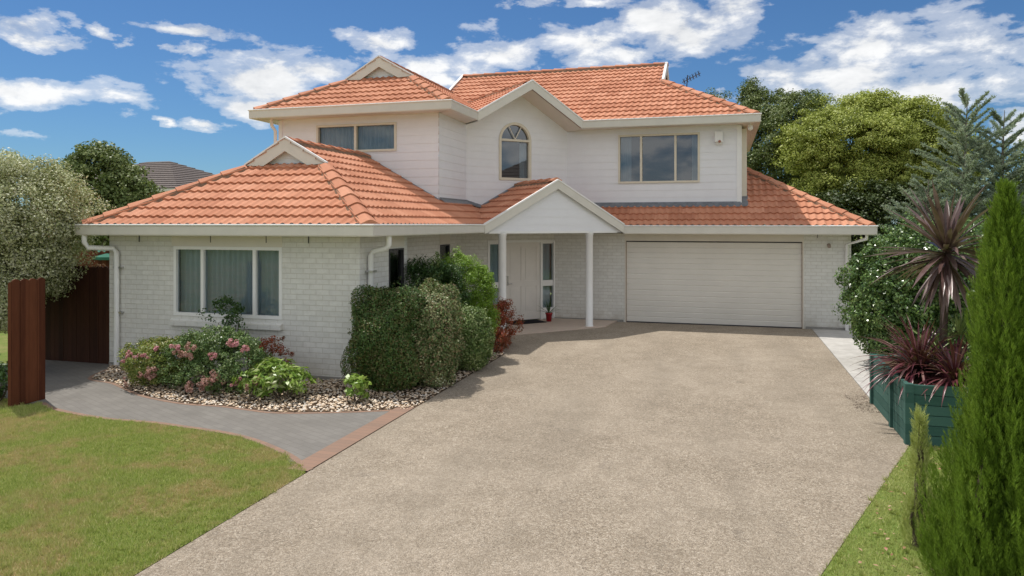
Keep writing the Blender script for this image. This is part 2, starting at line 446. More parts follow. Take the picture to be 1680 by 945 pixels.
# --- weatherboard walls of the upper floor
mb = MB()
wU1 = Wl((-10.3, 15.15), (-6.15, 15.15)); opU1 = (-9.27 + 10.3, -7.19 + 10.3, 4.22, 4.88)
board_wall(mb, wU1, 2.5, ZUS + .02, [opU1])
wU2 = Wl((-6.15, 15.15), (-6.15, 16.97)); board_wall(mb, wU2, 2.5, ZUS + .02)
wU4 = Wl((-4.03, 19.09), (.45, 19.09)); opU4 = (-2.64 + 4.03, -.55 + 4.03, 3.61, 4.89)
board_wall(mb, wU4, 2.5, ZUS + .02, [opU4])
wU5 = Wl((.45, 19.09), (.45, 25.9)); board_wall(mb, wU5, 2.5, ZUS + .02)
board_wall(mb, Wl((.45, 25.9), (-10.3, 25.9)), 2.5, ZUS + .02)
board_wall(mb, Wl((-10.3, 25.9), (-10.3, 15.15)), 2.5, ZUS + .02)
mb.build('weatherboard_wall', M['board'], house)
# angled wall with the arched window, running up into its gable
wU3 = Wl((-6.15, 16.97), (-4.03, 19.09))
ac, ar, az0, azs = 1.395, .445, 3.70, 4.70
ops = []
NS = 36
for i in range(NS):
    a0 = ac - ar + i * 2 * ar / NS; xm = a0 + ar / NS - ac
    ops.append((a0, a0 + 2 * ar / NS, az0, azs + math.sqrt(max(0, ar * ar - xm * xm))))
mb = MB(); board_wall(mb, wU3, 2.5, 6.1, ops, rev=False)
# jambs and arch lining
rows = [[], []]
pts = [(ac - ar, az0)] + [(ac - ar * math.cos(t), azs + ar * math.sin(t)) for t in np.linspace(0, math.pi, 25)] + [(ac + ar, az0)]
mb.grid([[wU3.P(x, z, .0) for x, z in pts], [wU3.P(x, z, -.12) for x, z in pts]])
mb.face([wU3.P(ac - ar, az0), wU3.P(ac + ar, az0), wU3.P(ac + ar, az0, -.12), wU3.P(ac - ar, az0, -.12)])
gw = mb.build('gable_wall', M['board'], house)
apex_w = wU3.P(wU3.L / 2, 6.12 - .17)
clipped_obj(gw, [(apex_w, wU3.d * PITCH + Vector((0, 0, 1))), (apex_w, -wU3.d * PITCH + Vector((0, 0, 1)))])
# corner boards
mb = MB()
for w, s in ((wU1, 0), (wU4, wU4.L - .09)):
    wbox(mb, w, s, s + .09, 2.6, ZUS, 0, .028)
wbox(mb, wU5, 0.0, .09, 2.6, ZUS, 0, .029)
build_split(mb, 'corner_board', M['white'], house)

# --- tiles
WAVE, COURSE = .166, .27
def tile_slope(mb, e0, along, up, pieces, zg, pitch=PITCH):
    """e0: plan point on the eave, along / up: plan unit vectors, pieces: convex polygons in (s, t) plan metres"""
    e0 = Vector((e0[0], e0[1], 0)); al = Vector((*along, 0)).normalized(); upv = Vector((*up, 0)).normalized()
    nrm = Vector((0, 0, 1)) * 1.0 - upv * pitch; nrm.normalize()
    for poly in pieces:
        ss = [p[0] for p in poly]; ts = [p[1] for p in poly]
        s0 = math.floor(min(ss) / WAVE) * WAVE; s1 = max(ss) + WAVE
        k0 = int(math.floor(min(ts) / COURSE)); k1 = int(math.ceil(max(ts) / COURSE))
        sv = np.arange(s0, s1, WAVE / 8)
        ph = (sv / WAVE) % 1.0
        hv = .028 * np.maximum(0, np.cos((ph - .5) * 2 * math.pi) * .5 + .5) ** 1.3
        bm = bmesh.new(); uvl = bm.loops.layers.uv.new('UVMap')
        for k in range(k0, k1):
            rowsd = ((k * COURSE, 0.0), (k * COURSE, .034), ((k + .5) * COURSE, .017), ((k + 1) * COURSE, 0.0))
            prev = None
            for t, ofs in rowsd:
                vs = []
                for s_, h_ in zip(sv, hv):
                    hh = h_ + ofs if not (prev is None and ofs == 0) else h_ - .004
                    p = e0 + al * float(s_) + upv * t + Vector((0, 0, zg + pitch * t)) + nrm * float(hh)
                    vs.append(bm.verts.new(p))
                if prev:
                    for i in range(len(vs) - 1):
                        f = bm.faces.new((prev[i], prev[i + 1], vs[i + 1], vs[i])); f.smooth = False
                        for lp in f.loops: lp[uvl].uv = (sv[i] + WAVE * .06, (k + .5) * COURSE)
                prev = vs
        cen = sum((Vector((p[0], p[1])) for p in poly), Vector((0, 0))) / len(poly)
        for a, b in zip(poly, poly[1:] + poly[:1]):
            a2, b2 = Vector(a), Vector(b); e = b2 - a2
            if e.length < 1e-6: continue
            n2 = Vector((e.y, -e.x)).normalized()
            if (cen - a2).dot(n2) > 0: n2 = -n2
            co = e0 + al * a2.x + upv * a2.y; no = al * n2.x + upv * n2.y
            bmesh.ops.bisect_plane(bm, geom=bm.verts[:] + bm.edges[:] + bm.faces[:], plane_co=co, plane_no=no, clear_outer=True)
        base = len(mb.v)
        bm.verts.index_update()
        mb.v += [tuple(v.co) for v in bm.verts]
        for f in bm.faces:
            mb.f.append(tuple(base + v.index for v in f.verts)); mb.uv += [tuple(l[uvl].uv) for l in f.loops]
        bm.free()
CAPS = []
def caps(kind, mm0, p0, p1, side=.15, L=.40, lift=.056):
    """angular ridge or hip caps laid from p0 (low) to p1 (high), mm gets the bedding below"""
    mb, mm = MB(), MB(); CAPS.append((kind, mb, mm))
    p0, p1 = Vector(p0), Vector(p1); d = (p1 - p0); T = d.length; d.normalize()
    x = d.cross(Vector((0, 0, 1))).normalized(); up = x.cross(d).normalized()
    if up.z < 0: up = -up
    n = max(1, round(T / L)); L = T / n
    for i in range(n):
        j = random.uniform(-.006, .006)
        a = p0 + d * (i * L + (.05 if i == 0 else -.02)) + x * j; b = p0 + d * ((i + 1) * L + .03) + x * j
        ha, hb = lift + .038, lift + .008
        def prof(c, h, k=1.0):
            return [c - x * side * k + up * (h - .085), c - x * side * k + up * (h - .06), c - x * .045 + up * (h - .004), c + up * (h + .008), c + x * .045 + up * (h - .004), c + x * side * k + up * (h - .06), c + x * side * k + up * (h - .085)]
        ra, rb = prof(a, ha), prof(b, hb, .96)
        u = random.uniform(0, 50)
        st = len(mb.uv); mb.grid([ra, rb]); mb.face([ra[k] for k in (0, 1, 2, 3, 4, 5, 6)])
        mb.uv[st:] = [(u, u * 3.1)] * (len(mb.uv) - st)
    c = [-1, 1]
    for sgn in c:
        e = x * sgn * (side + .03)
        q0, q1 = p0 + d * .20, p1
        mm.face([q0 + e + up * (-.11), q1 + e + up * (-.11), q1 + e * .72 + up * (lift - .02), q0 + e * .72 + up * (lift - .02)])

UA = .30   # roof starts this far above nothing: eave line equals gutter inner top
def Z(t, zg): return zg + PITCH * t
caps_low, bed_low, caps_up, bed_up, caps_po, bed_po = 'low', 0, 'up', 0, 'po', 0
low, upr, por = MB(), MB(), MB()
e = .07   # tiles overhang into gutter by starting a little inside its outer line
# A: left wing
L0, R0, V0 = -10.87 + e, -5.10 - e, 9.92 + e
half = (R0 - L0) / 2; tg = 1.93; cu = (L0 + R0) / 2
zA = ZG - .03
tile_slope(low, (L0, V0), (1, 0), (0, 1), [[(0, 0), (2 * half, 0), (2 * half - tg - .1, tg + .1), (tg + .1, tg + .1)]], zA)
tile_slope(low, (R0, V0), (0, 1), (-1, 0), [[(0, 0), (7.6, 0), (7.6, .96), (5.2, .96), (.96, .96)], [(.96, .96), (5.2, .96), (5.2, tg), (tg, tg)], [(tg - .02, tg), (5.2, tg), (5.2, half), (tg - .02, half)]], zA)
tile_slope(low, (L0, V0), (0, 1), (1, 0), [[(0, 0), (16, 0), (16, .5), (.5, .5)], [(.5, .5), (5.2, .5), (5.2, tg), (tg, tg)], [(tg - .02, tg), (5.2, tg), (5.2, half), (tg - .02, half)]], zA)
caps(caps_low, bed_low, (L0, V0, zA), (L0 + tg, V0 + tg, Z(tg, zA)))
caps(caps_low, bed_low, (R0, V0, zA), (R0 - tg, V0 + tg, Z(tg, zA)))
caps(caps_low, bed_low, (cu, V0 + tg + .02, Z(half, zA)), (cu, 15.14, Z(half, zA)))
# C: over the garage
C0, CR, zC = 18.05 + e, 3.40 - e, ZG - .055
tile_slope(low, (-4.6, C0), (1, 0), (0, 1), [[(0, 0), (CR + 4.6, 0), (CR + 4.6 - 1.01, 1.01), (0, 1.01)], [(5.05, 1.01), (CR + 4.6 - 1.01, 1.01), (CR + 4.6 - 2.9, 2.9), (5.05, 2.9)]], zC)
tile_slope(low, (CR, C0), (0, 1), (-1, 0), [[(0, 0), (8.2, 0), (8.2, 2.9), (2.9, 2.9)]], zC)
caps(caps_low, bed_low, (CR, C0, zC), (CR - 2.9, C0 + 2.9, Z(2.9, zC)))
# left back strip and rear slope
tile_slope(low, (CR, 26.3), (-1, 0), (0, -1), [[(0, 0), (14.2, 0), (13.6, .4), (.4, .4)]], zC)
low_roof = low.build('lower_roof', M['tile'], house)
# B: porch gable (angled)
q = math.sqrt(.5)
pP1, pP2 = Vector((-5.10, 15.30, 0)), Vector((-2.35, 18.05, 0))
dB = (pP2 - pP1).normalized(); nB = Vector((dB.y, -dB.x, 0)); wB = (pP2 - pP1).length; hB = wB / 2
inB = -nB
zB = ZG - .03
dep = 2.0
PB = 1.06 / hB
tile_slope(por, pP2[:2], tuple(inB[:2]), tuple((-dB)[:2]), [[(.03, -.0), (dep, 0), (dep, hB), (.03, hB)]], zB, PB)
tile_slope(por, pP1[:2], tuple(inB[:2]), tuple(dB[:2]), [[(.03, 0), (dep, 0), (dep, hB), (.03, hB)]], zB, PB)
midB = (pP1 + pP2) / 2
caps(caps_po, bed_po, midB + inB * .03 + Vector((0, 0, zB + PB * hB)), midB + inB * 1.92 + Vector((0, 0, zB + PB * hB)))
por_roof = por.build('porch_roof', M['tile'], house)
# D: upper left block
DL, DR, DV, zD = -10.8 + e, -5.65 - e, 14.65 + e, ZU - .03
hD = (DR - DL) / 2; tD = 1.58; cD = (DL + DR) / 2
tile_slope(upr, (DL, DV), (1, 0), (0, 1), [[(0, 0), (2 * hD, 0), (2 * hD - tD - .1, tD + .1), (tD + .1, tD + .1)]], zD)
tile_slope(upr, (DR, DV), (0, 1), (-1, 0), [[(0, 0), (1.85, 0), (1.85 + 2.45 * tD, tD), (tD, tD)], [(tD - .02, tD), (5.7, tD), (6.6, hD), (tD - .02, hD)]], zD)
tile_slope(upr, (DL, DV), (0, 1), (1, 0), [[(0, 0), (6.6, 0), (6.6, tD), (tD, tD)], [(tD - .02, tD), (6.6, tD), (6.6, hD), (tD - .02, hD)]], zD)
caps(caps_up, bed_up, (DL, DV, zD), (DL + tD, DV + tD, Z(tD, zD)))
caps(caps_up, bed_up, (DR, DV, zD), (DR - tD, DV + tD, Z(tD, zD)))
caps(caps_up, bed_up, (cD, DV + tD, Z(hD, zD)), (cD, DV + 6.5, Z(hD, zD)))
# E: main upper roof
EL, ER, EV, zE, EB = -10.8 + e, .92 - e, 18.59 + e, ZU - .03, 26.3
hE = (EB - EV) / 2; tE = 2.46
WE = ER - EL
tile_slope(upr, (EL, EV), (1, 0), (0, 1), [[(7.2, 0), (WE, 0), (WE - tE, tE), (1.2, tE)], [(.0, .0), (2.5, 1.9), (2.5, tE), (tE, tE)], [(tE, tE), (WE - tE, tE), (WE - tE, hE), (tE, hE)]], zE)
tile_slope(upr, (ER, EB), (-1, 0), (0, -1), [[(0, 0), (WE, 0), (WE - tE, tE), (tE, tE)], [(tE, tE), (WE - tE, tE), (WE - tE, hE), (tE, hE)]], zE)
tile_slope(upr, (ER, EV), (0, 1), (-1, 0), [[(0, 0), (2 * hE, 0), (2 * hE - tE, tE), (tE, tE)]], zE)
tile_slope(upr, (EL, EB), (0, -1), (1, 0), [[(0, 0), (2 * hE, 0), (2 * hE - tE, tE), (tE, tE)]], zE)
caps(caps_up, bed_up, (ER, EV, zE), (ER - tE, EV + tE, Z(tE, zE)))
caps(caps_up, bed_up, (ER, EB, zE), (ER - tE, EB - tE, Z(tE, zE)))
caps(caps_up, bed_up, (EL + tE, EV + hE, Z(hE, zE)), (ER - tE, EV + hE, Z(hE, zE)))
# F: angled gable
fP1, fP2 = Vector((-5.65, 16.44, 0)), Vector((-3.50, 18.59, 0))
dF = (fP2 - fP1).normalized(); nF = Vector((dF.y, -dF.x, 0)); wFl = (fP2 - fP1).length; hF = wFl / 2; inF = -nF
zF = ZU - .03; PF = .90 / hF
tile_slope(upr, fP2[:2], tuple(inF[:2]), tuple((-dF)[:2]), [[(.03, 0), (3.7, 0), (3.7, hF), (.03, hF)]], zF, PF)
tile_slope(upr, fP1[:2], tuple(inF[:2]), tuple(dF[:2]), [[(.03, 0), (3.7, 0), (3.7, hF), (.03, hF)]], zF, PF)
midF = (fP1 + fP2) / 2
caps(caps_up, bed_up, midF + inF * .03 + Vector((0, 0, zF + PF * hF)), midF + inF * 3.6 + Vector((0, 0, zF + PF * hF)))
up_roof = upr.build('upper_roof', M['tile'], house)
for kind, a_, b_ in CAPS:
    pr_ = {'low': low_roof, 'up': up_roof, 'po': por_roof}[kind]
    a_.build('ridge_cap', M['cap'], pr_); b_.build('mortar_bedding', M['mortar'], pr_)

# --- gutters (mitred sweeps); outward is to the right of the path direction
def sweep(mb, path, prof, closed_prof=True):
    P = [Vector((p[0], p[1], 0)) for p in path]; rows = []
    for i, p in enumerate(P):
        ns = []
        if i > 0: d = (P[i] - P[i - 1]).normalized(); ns.append(Vector((d.y, -d.x, 0)))
        if i < len(P) - 1: d = (P[i + 1] - P[i]).normalized(); ns.append(Vector((d.y, -d.x, 0)))
        if len(ns) == 2:
            m = (ns[0] + ns[1]).normalized(); m = m / m.dot(ns[0])
        else: m = ns[0]
        pr = prof + [prof[0]] if closed_prof else prof
        rows.append([p + m * o + Vector((0, 0, z)) for o, z in pr])
    mb.grid(rows)
    if closed_prof:
        mb.face(rows[0][:-1]); mb.face(rows[-1][:-1][::-1])
def gprof(zt, zb):
    return [(0, zt), (.006, zt - .006), (0.0, zt - .02), (-.004, zt - .028), (-.006, zb + .02), (-.014, zb), (-.14, zb), (-.14, zt - .04), (-.13, zt - .04), (-.13, zb + .03), (-.02, zb + .03), (-.02, zt - .03), (-.016, zt)]
g = MB(); sweep(g, [(-10.87, 26), (-10.87, 9.92), (-5.10, 9.92), (-5.10, 15.30)], gprof(ZG, ZS))
sweep(g, [(-2.35, 18.05), (3.40, 18.05), (3.40, 26)], gprof(ZG - .03, ZS - .05))
build_split(g, 'gutter', M['gutter'], low_roof)
g = MB(); sweep(g, [(-10.8, 26.3), (-10.8, 14.65), (-5.65, 14.65), (-5.65, 16.44)], gprof(ZU, ZUS))
sweep(g, [(-3.50, 18.59), (.92, 18.59), (.92, 26.3)], gprof(ZU, ZUS))
build_split(g, 'gutter', M['gutter'], up_roof)
# thin bright rolled lip on gutters
def BEAD(z): return [(.002 + .015 * math.cos(k * math.pi / 4), z + .015 * math.sin(k * math.pi / 4)) for k in range(8)]
def lip(path, z):
    m = MB(); sweep(m, path, BEAD(z)); return m
lp = lip([(-10.87, 26), (-10.87, 9.92), (-5.10, 9.92), (-5.10, 15.30)], ZG); sweep(lp, [(-2.35, 18.05), (3.40, 18.05), (3.40, 26)], BEAD(ZG - .03))
build_split(lp, 'gutter_lip', M['white'], low_roof)
lp = lip([(-10.8, 26.3), (-10.8, 14.65), (-5.65, 14.65), (-5.65, 16.44)], ZU); sweep(lp, [(-3.50, 18.59), (.92, 18.59), (.92, 26.3)], BEAD(ZU))
build_split(lp, 'gutter_lip', M['white'], up_roof)

# --- soffits
def poly_slab(mb, pts, z, th=.02):
    mb.face([(a, b, z) for a, b in pts][::-1]); mb.face([(a, b, z + th) for a, b in pts])
s_ = MB()
zs = ZS + .012
for quad in ([(-10.8, 9.99), (-5.17, 9.99), (-5.57, 10.6), (-10.56, 10.6)], [(-10.8, 10), (-10.56, 10.4), (-10.56, 25.9), (-10.8, 25.9)],
             [(-5.17, 9.99), (-5.17, 15.4), (-6.3, 16.9), (-6.3, 12.0), (-5.57, 12.18), (-5.57, 10.5)]):
    poly_slab(s_, quad, zs)
poly_slab(s_, [(-2.9, 18.12), (3.33, 18.12), (3.33, 18.75), (-4.2, 18.75)], ZS - .038)
poly_slab(s_, [(3.33, 18.12), (3.33, 26), (2.9, 26), (2.9, 18.7)], ZS - .036)
# porch ceiling
poly_slab(s_, [(-5.15, 15.42), (-2.55, 18.02), (-4.25, 18.75), (-6.35, 16.75)], ZS - .014)
s_.build('soffit', M['soffit'], low_roof)
s_ = MB(); zs = ZUS + .012
poly_slab(s_, [(-10.73, 14.72), (-5.72, 14.72), (-6.15, 15.2), (-10.3, 15.2)], zs)
poly_slab(s_, [(-10.73, 14.72), (-10.3, 15.1), (-10.3, 26), (-10.73, 26)], zs)
poly_slab(s_, [(-5.72, 14.72), (-5.72, 16.5), (-6.2, 17.0), (-6.15, 15.15)], zs)
poly_slab(s_, [(-3.55, 18.66), (.85, 18.66), (.45, 19.12), (-4.0, 19.12)], zs)
poly_slab(s_, [(.85, 18.66), (.85, 26), (.45, 26), (.45, 19.1)], zs)
# raked soffit of the angled gable
for sg, P in ((1, fP1), (-1, fP2)):
    zt = lambda s: ZU + PF * s - .215
    a = P + inF * .05; b = P + dF * sg * hF + inF * .05
    m1 = [a + Vector((0, 0, zt(0))), b + Vector((0, 0, zt(hF))), b + inF * .75 + Vector((0, 0, zt(hF))), a + inF * .75 + Vector((0, 0, zt(0)))]
    s_.face(m1)
s_.build('soffit', M['soffit'], up_roof)

# --- barge boards
def barge(name, P1, d, n, width, zt0, rise, depth, parent, mat=M['barge'], cut=None):
    """triangular pair of boards in the vertical plane through P1 along d, n outward"""
    h = width / 2; pt = rise / h; mb = MB(); cap = MB()
    for sg in (0, 1):
        def Q(s, z, o):
            s = s if sg == 0 else width - s
            return P1 + d * s + n * o + Vector((0, 0, z))
        zlow = zt0
        c = [Q(0, zlow - depth, .0), Q(h, zlow + rise - depth, 0), Q(h, zlow + rise - depth, -.03), Q(0, zlow - depth, -.03),
             Q(0, zlow, .0), Q(h, zlow + rise, 0), Q(h, zlow + rise, -.03), Q(0, zlow, -.03)]
        if cut is not None:     # lower end cut level, at height cut
            sc = max(0, (cut - (zlow - depth)) / pt)
            c[0] = Q(sc, cut, 0); c[3] = Q(sc, cut, -.03)
        mb.hexa(c)
        k = [Q(-.01, zlow + .0, .012), Q(h, zlow + rise + .0, .012), Q(h, zlow + rise, -.06), Q(-.01, zlow, -.06),
             Q(-.01, zlow + .035, .012), Q(h, zlow + rise + .035, .012), Q(h, zlow + rise + .035, -.06), Q(-.01, zlow + .035, -.06)]
        cap.hexa(k)
    b = mb.build(name, mat, parent); cap.build('verge_trim', M['white'], parent)
    return b
barge('barge_board', fP1, dF, nF, wFl, ZU, .90, .21, up_roof)
barge('barge_board', pP1, dB, nB, wB, ZG - .01, 1.06, .20, por_roof)
# front dutch gablets: base half width, at plane v
def gablet(cx, v, hw, ztop, zbase, parent, axis=0, sgn=-1):
    """axis 0: faces -y; axis 1: faces +x (sgn 1) or -x (sgn -1)"""
    if axis == 0: P1 = Vector((cx - hw, v, 0)); d = Vector((1, 0, 0)); n = Vector((0, -1, 0))
    elif sgn > 0: P1 = Vector((cx, v - hw, 0)); d = Vector((0, 1, 0)); n = Vector((1, 0, 0))
    else: P1 = Vector((cx, v + hw, 0)); d = Vector((0, -1, 0)); n = Vector((-1, 0, 0))
    rise = ztop - zbase
    barge('gablet_barge_board', P1, d, n, 2 * hw, zbase + .06, rise, .25, parent, cut=zbase + .045)
    # recessed boarding
    w = Wl(P1[:2], (P1 + d * 2 * hw)[:2]); mb = MB()
    w2 = Wl((P1 - n * .14)[:2], (P1 + d * 2 * hw - n * .14)[:2])
    board_wall(mb, w2, zbase - .1, ztop + .1, base=zbase)
    o = mb.build('gablet_wall', M['board'], parent)
    ap = P1 + d * hw + Vector((0, 0, ztop + .05)); pt = rise / hw
    clipped_obj(o, [(ap, d * pt + Vector((0, 0, 1))), (ap, -d * pt + Vector((0, 0, 1)))])
    f = MB(); f.face([w.P(.25, zbase - .03, -.02), w.P(2 * hw - .25, zbase - .03, -.02), w.P(2 * hw - .25, zbase + .09, -.13), w.P(.25, zbase + .09, -.13)])
    f.build('gablet_flashing', M['flash'], parent)
gablet(cu, V0 + tg, half - tg, Z(half, zA), Z(tg, zA), low_roof)
gablet(cD, DV + tD, hD - tD, Z(hD, zD), Z(tD, zD), up_roof)
gablet(ER - tE, EV + hE, hE - tE, Z(hE, zE), Z(tE, zE), up_roof, 1, 1)
gablet(EL + tE, EV + hE, hE - tE, Z(hE, zE), Z(tE, zE), up_roof, 1, -1)

# --- porch gable boarding and beam
wT = Wl((pP1 + inB * .10)[:2], (pP2 + inB * .10)[:2])
mb = MB(); board_wall(mb, wT, ZS - .012, ZG + 1.1, base=ZS - .012)
o = mb.build('porch_gable_boards', M['board'], house)
ap = wT.P(hB, ZG + 1.06 - .06)
clipped_obj(o, [(ap, wT.d * PB + Vector((0, 0, 1))), (ap, -wT.d * PB + Vector((0, 0, 1)))])
mb = MB(); wbox(mb, wT, .15, wB - .15, ZS - .022, ZS + .03, -.16, .012); mb.build('porch_beam', M['white'], house)

# --- flashings where the upper walls meet the lower roofs
mb = MB()
def flash_line(w, s0, s1, zf, wid=.17):
    """zf(s): roof height at the wall; strip leaning out on the roof"""
    n = 2
    for a, b in ((s0, s1),):
        mb.face([w.P(a, zf(a)[0] + .085, .026), w.P(b, zf(b)[0] + .085, .026), w.P(b, zf(b)[0] + .055, .035), w.P(a, zf(a)[0] + .055, .035)][::-1])
        mb.face([w.P(a, zf(a)[0] + .055, .035), w.P(b, zf(b)[0] + .055, .035), w.P(b, zf(b)[1] + .055, wid), w.P(a, zf(a)[1] + .055, wid)][::-1])
zc = lambda v: zC + PITCH * (v - C0)
flash_line(wU4, 0.2, wU4.L + .0, lambda s: (zc(19.09), zc(19.09 - .17)), .17)
mb.face([(.45, 18.92, zc(18.92) + .06), (.63, 18.92, zc(18.92) + .06), (.63, 19.6, zc(19.6) + .06), (.45, 19.6, zc(19.6) + .06)])
za = lambda u: zA + PITCH * min(R0 - u, u - L0)
flash_line(wU2, 0, wU2.L + .15, lambda s: (za(-6.15), za(-6.15 + .17)), .17)
flash_line(wU1, -8.0 + 10.3, wU1.L, lambda s: (za(-10.3 + s) - .03, za(-10.3 + s) - .03), .10)
flash_line(wU1, 0, -8.0 + 10.3, lambda s: (za(-10.3 + s) - .03, za(-10.3 + s) - .03), .10)
zp = lambda s: zB + PB * (hB - abs(s - wU3.L / 2))
flash_line(wU3, .38, wU3.L / 2, lambda s: (zp(s) - .02, zp(s) - .02), .10)
flash_line(wU3, wU3.L / 2, wU3.L - .2, lambda s: (zp(s) - .02, zp(s) - .02), .10)
flash_line(wU3, 0, .40, lambda s: (za(-6.15 + s * .5), za(-6.15 + s * .5 + .12)), .15)
mb.build('flashing', M['flash'], house)

# --- windows
def curtain_mesh(w, s0, s1, z0, z1, o, amp=.022, per=.11):
    amp = amp * 1.3; m = MB(); n = int((s1 - s0) / .012); rows = [[], []]
    phs = 0
    for i in range(n + 1):
        s = s0 + (s1 - s0) * i / n; phs += random.uniform(.6, 1.4) * .012 / per * 2 * math.pi
        d = amp * math.sin(phs)
        rows[0].append(w.P(s, z0, o + d)); rows[1].append(w.P(s, z1, o + d * .8))
    m.grid(rows); return m
def window(w, op, mull, name='window', glass='glass', mat='cream', fw=.05, out=.012, curt=None, sill=None, label=None, transom=None, parent=house):
    a, b, c, d = op; m = MB(); i0, i1 = -.07, out
    wbox(m, w, a, a + fw, c, d, i0, i1); wbox(m, w, b - fw, b, c, d, i0, i1)
    wbox(m, w, a + fw, b - fw, c, c + fw, i0, i1); wbox(m, w, a + fw, b - fw, d - fw, d, i0, i1)
    for s in mull: wbox(m, w, s - fw * .55, s + fw * .55, c + fw, d - fw, i0, i1 - .003)
    if transom: wbox(m, w, a + fw, b - fw, transom - .03, transom + .03, i0, i1 - .004)
    # slimmer sash beads
    cuts = [a + fw] + [x for s in mull for x in (s - fw * .55, s + fw * .55)] + [b - fw]
    fo = m.build(name, M[mat], parent)
    if label: fo['label'] = label
    for x0, x1 in zip(cuts[::2], cuts[1::2]):
        zz = [c + fw, d - fw] if not transom else [c + fw, transom - .03, transom + .03, d - fw]
        for y0, y1 in zip(zz[::2], zz[1::2]):
            g_ = MB(); g_.face([w.P(x0, y0, -.04), w.P(x1, y0, -.04), w.P(x1, y1, -.04), w.P(x0, y1, -.04)]); g_.build('pane', M[glass], fo)
    if curt:
        for (x0, x1) in curt: curtain_mesh(w, x0, x1, c + .01, d - .01, -.17).build('curtain', M['curtain'], fo, smooth=True)
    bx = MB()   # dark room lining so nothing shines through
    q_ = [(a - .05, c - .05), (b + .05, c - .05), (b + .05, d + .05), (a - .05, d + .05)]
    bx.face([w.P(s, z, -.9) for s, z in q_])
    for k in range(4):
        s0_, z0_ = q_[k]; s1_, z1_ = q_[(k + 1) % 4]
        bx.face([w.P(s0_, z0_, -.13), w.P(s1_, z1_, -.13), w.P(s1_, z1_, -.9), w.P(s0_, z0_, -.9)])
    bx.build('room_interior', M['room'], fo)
    if sill:
        s2 = MB(); x0, x1, zt, zb, o = sill
        cc = [w.P(x0, zb - .02, o), w.P(x1, zb - .02, o), w.P(x1, zb, -.1), w.P(x0, zb, -.1), w.P(x0, zt - .09, o), w.P(x1, zt - .09, o), w.P(x1, zt, -.1), w.P(x0, zt, -.1)]
        s2.hexa(cc); s2.build('sill', M['sillm'], fo)
    return fo
M['sillm'] = M['brick']
def X(u): return u + 10.56
window(wF, opF, [X(-8.57), X(-7.53)], mat='white', fw=.055, curt=[(opF[0], opF[1])], sill=(opF[0] - .05, opF[1] + .01, .945, .80, .07))
mb = MB(); wbox(mb, wF, opF[0] - .04, opF[1], 2.152, ZS + .02, -.02, .01); build_split(mb, 'lintel_panel', M['soffit'], house)
window(wS, opS, [], mat='dark', fw=.03, curt=None)
window(wS2, opS2, [], mat='dark', fw=.03)
mb = MB()
for w, s0, s1 in ((wS, opS[0] - .02, opS[1] + .02), (wS2, opS2[0] - .02, opS2[1] + .02)):
    wbox(mb, w, s0, s1, 2.13 if w is wS else 2.07, ZS + .02, -.02, .01)
build_split(mb, 'lintel_panel', M['soffit'], house)
def XU(u): return u + 10.3
window(wU1, opU1, [XU(-8.24)], curt=[(opU1[0], opU1[1])], out=.035)
def X4(u): return u + 4.03
window(wU4, opU4, [X4(-2.04), X4(-1.16)], glass='glass_up', curt=[(opU4[0], opU4[0] + .33), (opU4[1] - .2, opU4[1])], out=.035)
# arched window
m = MB(); fw = .045
outer = [(ac - ar - .03, az0 - .03)] + [(ac - (ar + .03) * math.cos(t), azs + (ar + .03) * math.sin(t)) for t in np.linspace(0, math.pi, 33)] + [(ac + ar + .03, az0 - .03)]
inner = [(ac - ar + .035, az0 + .035)] + [(ac - (ar - .035) * math.cos(t), azs + (ar - .035) * math.sin(t)) for t in np.linspace(0, math.pi, 33)] + [(ac + ar - .035, az0 + .035)]
m.grid([[wU3.P(x, z, -.06) for x, z in outer], [wU3.P(x, z, .035) for x, z in outer], [wU3.P(x, z, .035) for x, z in inner], [wU3.P(x, z, -.06) for x, z in inner]])
wbox(m, wU3, ac - ar, ac + ar, az0 - .03, az0 + .035, -.06, .033)
wbox(m, wU3, ac - ar, ac + ar, azs - .02, azs + .035, -.055, .03)
for sg in (-1, 1):
    t0 = wU3.P(ac, azs + .03, .01); an = R(90 - sg * 27); t1 = wU3.P(ac + (ar - .03) * math.cos(an), azs + (ar - .03) * math.sin(an), .01)
    m.tube([t0, t1], .012, 6)
aw = m.build('arched_window', M['cream'], house)
g_ = MB(); g_.face([wU3.P(x, z, -.04) for x, z in inner]); g_.build('pane', M['glass_up'], aw)
curtain_mesh(wU3, ac + .22, ac + ar, az0, azs - .05, -.17).build('curtain', M['curtain'], aw, smooth=True)
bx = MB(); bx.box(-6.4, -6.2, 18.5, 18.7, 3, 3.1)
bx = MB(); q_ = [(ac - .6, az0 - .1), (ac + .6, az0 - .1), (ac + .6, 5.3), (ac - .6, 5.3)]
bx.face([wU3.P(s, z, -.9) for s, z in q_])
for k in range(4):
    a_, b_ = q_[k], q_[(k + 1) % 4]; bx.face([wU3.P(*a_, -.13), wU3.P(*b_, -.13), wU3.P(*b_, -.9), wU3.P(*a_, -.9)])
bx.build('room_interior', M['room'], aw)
# side bay of the upper right corner
mb = MB(); wbox(mb, wU5, .28, .36, 3.25, 4.98, 0, .16); wbox(mb, wU5, .36, 1.5, 4.90, 4.98, 0, .16); wbox(mb, wU5, .2, 1.6, 3.12, 3.2, 0, .22); wbox(mb, wU5, 1.44, 1.5, 3.25, 4.98, 0, .16)
sb = mb.build('side_window', M['cream'], house)
g_ = MB(); g_.face([wU5.P(.36, 3.25, .1), wU5.P(1.44, 3.25, .1), wU5.P(1.44, 4.9, .1), wU5.P(.36, 4.9, .1)]); g_.build('pane', M['glass'], sb)

